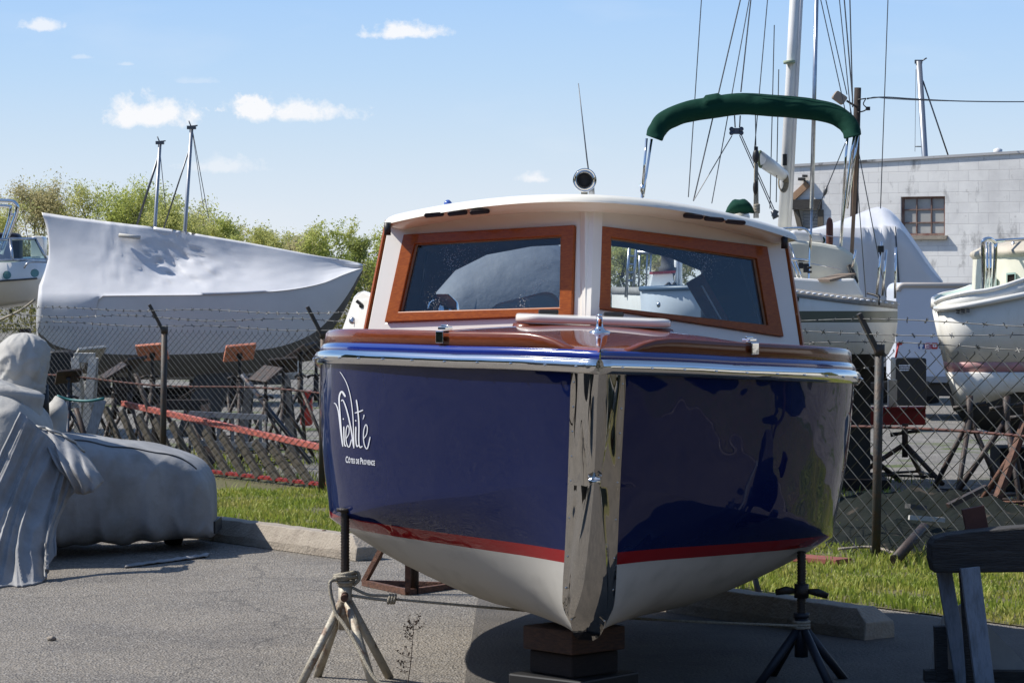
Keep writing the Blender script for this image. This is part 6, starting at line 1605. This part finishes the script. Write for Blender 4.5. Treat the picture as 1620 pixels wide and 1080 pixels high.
for n_bf, pts in enumerate(([(1023, 219), (1016, 306)], [(1031, 220), (1018, 306), (1017, 312)], [(1341, 214), (1338, 250), (1325, 465)], [(1352, 214), (1347, 240), (1333, 350), (1326, 464)], [(1357, 214), (1352, 250), (1340, 330)])):
    if n_bf in (0, 2): m_ = MB()
    m_.tube([P(x, y, DS - .5) for x, y in pts], .011, 8)
    if n_bf == 1:
        m_.tube([P(1016, 306, DS - .5), P(1012, 400, DS - .5)], .011, 8); m_.lathe([(0, -.03), (.016, -.03), (.016, .03), (0, .03)], P(1016, 298, DS - .5), (0, 0, 1), 8)
        m_.build('bimini_frame', M['chrome'], sb)
m_.build('bimini_frame', M['chrome'], sb)
m_ = MB(); m_.beam(P(1356, 230, DS - .45), P(1347, 410, DS - .45), .03, .02, (0, 1, 0)); m_.build('bimini_strap', M['plank'], sb)
# pushpit, stanchions
m_ = MB()
m_.tube(crv([P(1236, 362, DS - .7), P(1262, 361, DS - .7), P(1276, 364, DS - .7), P(1282, 374, DS - .7), P(1281, 400, DS - .7), P(1279, 462, DS - .75)], 30), .012, 8)
m_.tube([P(1236, 409, DS - .7), P(1279, 412, DS - .72)], .014, 8)
for xa, xb in ((1243, 1268), (1249, 1274)): m_.tube([P(xa, 385, DS - .65), P(xb, 455, DS - .8)], .010, 6)
for (xa, ya, xb, yb) in ((1394.5, 382, 1387, 468), (1402, 395, 1396, 468), (1417, 391, 1416, 472), (1353.5, 395, 1348, 425)): m_.tube([P(xa, ya, DS - .6), P(xb, yb, DS - .6)], .011, 8)
for (xa, ya, xb, yb) in ((1279, 416, 1330, 426), (1280, 370, 1335, 376)): m_.tube([P(xa, ya, DS - .7), P(xb, yb, DS - .65)], .003, 4)
m_.build('guard_rail', M['chrome'], sb)
m_ = MB(); m_.box(P(1393, 394, DS - .62), (.05, .05, .055)); m_.box(P(1275, 424, DS - .72), (.04, .05, .075)); m_.box(P(1267, 420, DS - .72), (.035, .05, .05)); m_.tube([P(1277, 430, DS - .74), P(1284, 430, DS - .74)], .01, 6); m_.tube([P(1277, 423, DS - .74), P(1284, 423, DS - .74)], .01, 6); m_.build('rail_clamp', M['black'], sb)
m_ = MB(); m_.tube(crv([P(1252, 466, DS - 1.22), P(1257, 464, DS - 1.24), P(1262, 474, DS - 1.26), P(1254, 478, DS - 1.26)], 12), .012, 6); m_.tube([P(1390, 466, DS - 1.2), P(1391, 482, DS - 1.24)], .008, 6); m_.tube(crv([P(1372, 464, DS - 1.1), P(1382, 466, DS - 1.15), P(1392, 470, DS - 1.2)], 8), .010, 6); m_.build('mooring_cleats', M['black'], sb)
# boat seen through the right window
wb = thing('workboat', 'pale blue-white boat with a small wheelhouse seen through the right cabin window', 'boat', V((P(1075, 500, 22).x, 22, 0)))
def wrow(u):
    px = lerp(1014, 1240, u); bm_ = .7*math.sqrt(max(.01, 1 - (1 - min(1, u*1.6))**2)); q = lambda py, k, c=0: P(px + c*(1 - u), py, 22.0 - bm_*k)
    r_ = [q(lerp(457, 452, u), 1), q(lerp(462, 457, u), 1.03), q(500, .9, 2), q(560, .7, 6), q(590, .05, 12)]; return r_ + [V((p.x, 44.0 - p.y, p.z)) for p in reversed(r_)]
ws = [wrow(i/24) for i in range(25)]
MB().loft(ws).build('hull', mat('pale_blue_white_hull', (.66, .72, .78), .4), wb)
MB().tube([r_[0] + V((0, -.02, 0)) for r_ in ws], .022, 8).build('rub_rail', mat('slate_blue_rail', (.06, .10, .15), .4), wb)
a_ = [P(1027, 455, 22.1), P(1068, 455, 22.1), P(1064, 432, 22.1), P(1032, 433, 22.1)]; MB().prism(a_, V((0, .5, 0))).build('wheelhouse', M['white'], wb, bevel=.01)
MB().beam(P(1030, 432, 22.3), P(1066, 430, 22.3), .5, .02).build('wheelhouse_roof', M['redbeam'], wb)
MB().lathe([(.06, -.06), (.075, .0), (.055, .01), (.05, .09), (.06, .10), (0, .10)], P(1056, 424, 22.3), (0, 0, 1), 18).build('winch', M['keelgrey'], wb)
m_ = MB(); m_.tube(crv([P(1052, 453, 21.6), P(1058, 448, 21.6), P(1062, 453, 21.6), P(1067, 448, 21.6), P(1070, 454, 21.6)], 16), .012, 6); m_.build('cleat', M['black'], wb)
m_ = MB(); m_.ball(P(1042, 482, 21.4), (.016, .02, .022), 8, 6); m_.build('tow_eye', M['steel'], wb)
m_ = MB()
for px in (1070, 1076): m_.tube([P(px, 400, 22.6), P(px, 456, 22.6)], .018, 8)
m_.build('davit_posts', M['white'], wb)
m_ = MB()
for dx in (0, 11): m_.tube([P(996 + dx, 385, 23.2), P(990 + dx, 470, 23.2)], .012, 6)
for k in range(6): m_.tube([P(995.5 - k*1.0, 392 + k*13, 23.2), P(1006.5 - k*1.0, 392 + k*13, 23.2)], .010, 6)
for px in (1012, 1024, 1030): m_.tube([P(px, 396, 23.4), P(px - 2, 462, 23.4)], .008, 5)
m_.tube([P(1008, 399, 23.4), P(1060, 402, 23.4)], .014, 6); m_.build('boarding_ladder', M['steel'], sb)
m_ = MB(); m_.box(V((P(1110, 600, 22).x, 22.0, .25)), (.9, .5, .5)); m_.build('cradle', M['timber'], wb)
# grey tarpaulin covered boat seen through the left window
DG = 25.0
rows = []
for i in range(21):
    u = i/20; px = lerp(640, 930, u); yt = tab([(640, 520), (680, 455), (730, 408), (800, 382), (870, 382), (930, 420)], px); rows.append([])
    for j in range(17):
        a = 2*pi*j/17; z0g, z1g = .5, HC - (yt - YH)*DG/F; p = V(((px - 810)/F*DG, DG - .9*math.copysign(abs(cos(a))**.8, cos(a)), (z0g + z1g)/2 + (z1g - z0g)/2*math.copysign(abs(sin(a))**.8, sin(a)))); p.y += .05*noise.noise(p*3); rows[-1].append(p)
gb = thing('tarped_boat', 'boat under a slate grey tarpaulin seen through the left cabin window', 'boat', V((P(780, 500, DG).x, DG, 0)))
MB().loft(rows).build('tarpaulin', mat('slate_tarpaulin', (.16, .18, .21), .7, 0, col2=(.12, .135, .16), ns=2, bump=.5, bs=5, bd=.04), gb)
m_ = MB()
for px in (700, 800, 880): m_.box(V(((px - 810)/F*DG, DG, .26)), (.15, 1.0, .52))
m_.build('cradle', M['timber'], gb)

# ------------------------------------------------------------------ trees
def leafmat(name, c1, c2, tr_=.55):
    m = mat(name, c1, .7, 0, col2=c2, ns=.55, trans=tr_, spec=.15); return m
LM = [leafmat('spring_leaves_yellow', (.56, .54, .20), (.46, .48, .16)), leafmat('spring_leaves_green', (.44, .50, .13), (.52, .53, .18)), leafmat('spring_leaves_olive', (.48, .43, .24), (.54, .49, .26)), leafmat('spring_leaves_dark', (.26, .32, .09), (.36, .38, .12))]
def tree(px, ytop, wpx, d, seed, lab, lm, dens=1.0, bare=0.0, ybase=None, trunk_dark=True):
    r = random.Random(seed); base = V((P(px, 480, d).x, d, -.05)); H = HC - (ytop - YH)*d/F; W = wpx*d/F
    root = thing('tree', lab, 'tree', base, 'trees along the far edge of the yard'); tb_ = MB(); tips = []
    def branch(p, dr, L_, rad, lev):
        n_ = 5; pts = [p]; dv = dr.copy()
        for i in range(n_):
            dv = (dv + V((r.uniform(-.22, .22), r.uniform(-.22, .22), r.uniform(-.03, .20)))).normalized(); pts.append(pts[-1] + dv*L_/n_)
        tb_.tube(pts, [lerp(rad, rad*.45, i/n_) for i in range(n_+1)], 6 if lev < 2 else 4, cap=False)
        if lev >= 1:
            for q in pts[2:]: tips.append((q, lev))
        if lev < 3:
            for k in range((4, 4, 3)[lev]):
                t = r.uniform(.35, 1.0); q = lerp(pts[int(t*n_)], pts[min(n_, int(t*n_)+1)], .5); a = r.uniform(0, 2*pi); up = r.uniform(.25, .9); s_ = V((cos(a), sin(a), up)); s_.normalize()
                branch(q, s_, L_*r.uniform(.5, .72), rad*.48, lev + 1)
    for k in range(r.choice((1, 2, 2))):
        branch(base + V((r.uniform(-.15, .15)*W*.3, 0, 0)), V((r.uniform(-.22, .22), r.uniform(-.15, .15), 1)).normalized(), H*.62, H*.017, 0)
    # squeeze limbs into the crown's outline
    mx = max(abs(p.x - base.x) for p in tb_.v); mz = max(p.z for p in tb_.v); kx, kz = (W*.5)/max(mx, .1), (H*.97)/mz
    f_ = lambda p: V((base.x + (p.x - base.x)*kx, base.y + (p.y - base.y)*kx, p.z*kz if p.z > 0 else p.z))
    tb_.v = [f_(p) for p in tb_.v]; tips = [(f_(q), l) for q, l in tips]
    tb_.build('trunk', M['bark'], root, fix=False)
    cr = MB(); n_l = int(9500*dens); sz = .047
    tips = [t for t in tips if r.random() > bare]
    clump = [(q, r.gauss(1, .35)) for q, l in tips]
    for i in range(n_l):
        q, w = clump[r.randrange(len(clump))]; sg = H*.032*max(.4, w); p = q + V((r.gauss(0, sg), r.gauss(0, sg), r.gauss(0, sg*.8)))
        if p.z < H*.18: continue
        s_ = sz*r.uniform(.6, 1.5); a, b = V((r.gauss(0, 1), r.gauss(0, 1), r.gauss(0, 1))).normalized(), V((r.gauss(0, 1), r.gauss(0, 1), r.gauss(0, 1))).normalized()
        cr.add([p - a*s_, p + b*s_*.6, p + a*s_, p - b*s_*.6], [(0, 1, 2, 3)])
    cr.build('crown', lm, root, fix=False); return root
TR = [(340, 340, 100, 130, 'tall hazy tree behind the tree with many airy gaps', 0, 1.0, .1), (395, 356, 90, 131, 'hazy olive tree rising over the middle of the wrap ridge', 2, 1.0, .1), (440, 360, 90, 130, 'hazy yellow-green tree left of the low thin tree', 0, 1.0, .1), (480, 356, 80, 132, 'hazy pale tree close to the left of the leafy wrap tip tree', 0, 1.0, .1), (262, 300, 100, 130, 'hazy yellow-green tree between the two far masts', 0, 1.0, .05), (75, 284, 100, 130, 'hazy yellow-green tree behind the thin twiggy tree', 0, 1.1, .05), (360, 352, 80, 119, 'small pale tree between the taller far mast and the low twiggy tree', 0, .9, .1), (400, 372, 70, 114, 'low yellow-green tree just above the middle of the wrap ridge', 1, .9, .05), (445, 376, 60, 116, 'low pale tree behind the small round tree', 0, .8, .1), (488, 372, 60, 120, 'low olive tree left of the tree above the wrap tip', 2, .8, .1), (15, 300, 90, 126, 'hazy tree between the two leftmost trees', 2, .9, .1), (215, 300, 90, 128, 'hazy tree behind the bright green pair', 0, .9, .1), (310, 334, 70, 126, 'hazy low tree behind the taller far mast', 2, .8, .1), (-25, 288, 130, 118, 'pale yellow-green tree at the left edge above the white cruiser', 0, 1.3, 0), (48, 276, 105, 122, 'tall olive tree rising behind the windscreen of the white cruiser', 2, 1.1, .1),
      (100, 292, 80, 126, 'thin pale tree with many bare twigs left of the wrap peak', 2, .55, .35), (140, 284, 90, 121, 'yellow-green tree above the left peak of the shrink wrap', 0, 1.0, .1), (188, 278, 100, 119, 'bright green tree left of the shorter far mast', 1, 1.2, 0),
      (236, 290, 95, 122, 'bright green tree directly behind the shorter far mast', 1, 1.2, 0), (285, 318, 90, 117, 'yellow-green tree behind the taller far mast', 0, 1.0, .05), (335, 318, 75, 120, 'open airy tree right of the taller far mast', 1, .8, .15), (385, 368, 60, 128, 'low bare twiggy tree above the middle of the wrap', 2, .4, .3),
      (424, 355, 60, 118, 'small round yellow-green tree in the gap right of the masts', 0, .7, .1), (465, 368, 50, 126, 'low thin tree between the two rounder trees', 2, .4, .3), (512, 344, 85, 112, 'leafy green tree above the tip of the shrink wrap', 1, 1.2, .05), (565, 378, 70, 108, 'green tree beside the left edge of the cabin', 3, 1.2, 0), (610, 360, 90, 112, 'green tree mostly hidden behind the left cabin corner', 1, 1.1, 0),
      (1000, 372, 110, 118, 'pale tree seen through the right cabin window', 0, 1.1, .0), (1075, 385, 90, 124, 'olive tree seen through the right cabin window beside the wheelhouse', 2, .9, .1)]
for i, (px, yt, w, d, lab, lm, dn_, br_) in enumerate(TR): tree(px, yt - 2, w*1.12, d, 100 + i*7, lab, LM[lm], dn_, br_)
# undergrowth at the foot of the trees
r = random.Random(77); m_ = MB()
for i in range(42000):
    px = r.uniform(-700, 1500); d = r.uniform(100, 112); hmax = 2.2 + 1.0*noise.noise(V((px*.02, 0, 0))); z = hmax*r.random()**1.2 - .05; p = V(((px - 810)/F*d, d, z)); s_ = r.uniform(.04, .10)
    a, b = V((r.gauss(0, 1), r.gauss(0, 1), r.gauss(0, 1))).normalized(), V((r.gauss(0, 1), r.gauss(0, 1), r.gauss(0, 1))).normalized(); m_.add([p - a*s_, p + b*s_*.7, p + a*s_, p - b*s_*.7], [(0, 1, 2, 3)])
tag(m_.build('undergrowth', leafmat('undergrowth_leaves', (.13, .14, .04), (.20, .18, .07), .4), None, fix=False), 'dense scrub along the foot of the far trees', None, None, 'stuff')

# ------------------------------------------------------------------ two unseen laid-up boats added either side of the viewpoint for bow reflections
def add_reflection_boat(x, y, rz, L_, hb, z0, z1, hull_m, cover_m, lab):
    root = thing('reflection_boat', lab, 'boat', V((x, y, 0)))
    def tr(p): return V((x + p[0]*cos(rz) - p[1]*sin(rz), y + p[0]*sin(rz) + p[1]*cos(rz), p[2]))
    rows, cov = [], []
    for i in range(25):
        u = i/24; s = (u - .5)*L_; w = hb*math.sqrt(max(.004, 1 - max(0, (u - .45)/.55)**2.2)); zs_ = z1 + .35*max(0, u - .4)**2; rows.append([tr(p) for p in ((s, -w, zs_), (s, -w*.95, lerp(z0, zs_, .55)), (s, -w*.7, lerp(z0, zs_, .2)), (s, 0, z0), (s, w*.7, lerp(z0, zs_, .2)), (s, w*.95, lerp(z0, zs_, .55)), (s, w, zs_))])
        cov.append([tr(p) for p in ((s, -w*1.02, zs_ - .12), (s, -w*.98, zs_ + .05), (s, -w*.4, zs_ + .30), (s, 0, zs_ + .42), (s, w*.4, zs_ + .30), (s, w*.98, zs_ + .05), (s, w*1.02, zs_ - .12))])
    MB().grid(rows).build('hull', hull_m, root); MB().grid(cov).build('cover', cover_m, root)
    for sx in (-.3, .25):
        for sy in (-1, 1):
            p = tr((sx*L_, sy*hb*.75, 0)); q = tr((sx*L_, sy*hb*.62, z0 + .3)); MB().tube([p, q], .04, 8).build('prop', M['darkpipe'], root)
    MB().box(tr((0, 0, z0/2)), (.5, .4, z0), Matrix.Rotation(rz, 3, 'Z')).build('keel_block', M['timber'], root)
add_reflection_boat(6.1, 11.2, R(96), 6.0, 1.15, .5, 1.5, M['white'], M['tarplight'], 'white laid-up boat added for reflections outside the frame to the right of the viewpoint')
add_reflection_boat(-5.2, 7.2, R(70), 6.0, 1.1, .45, 1.4, M['keelgrey'], M['tarp'], 'dark laid-up boat added for reflections outside the frame to the left of the viewpoint')
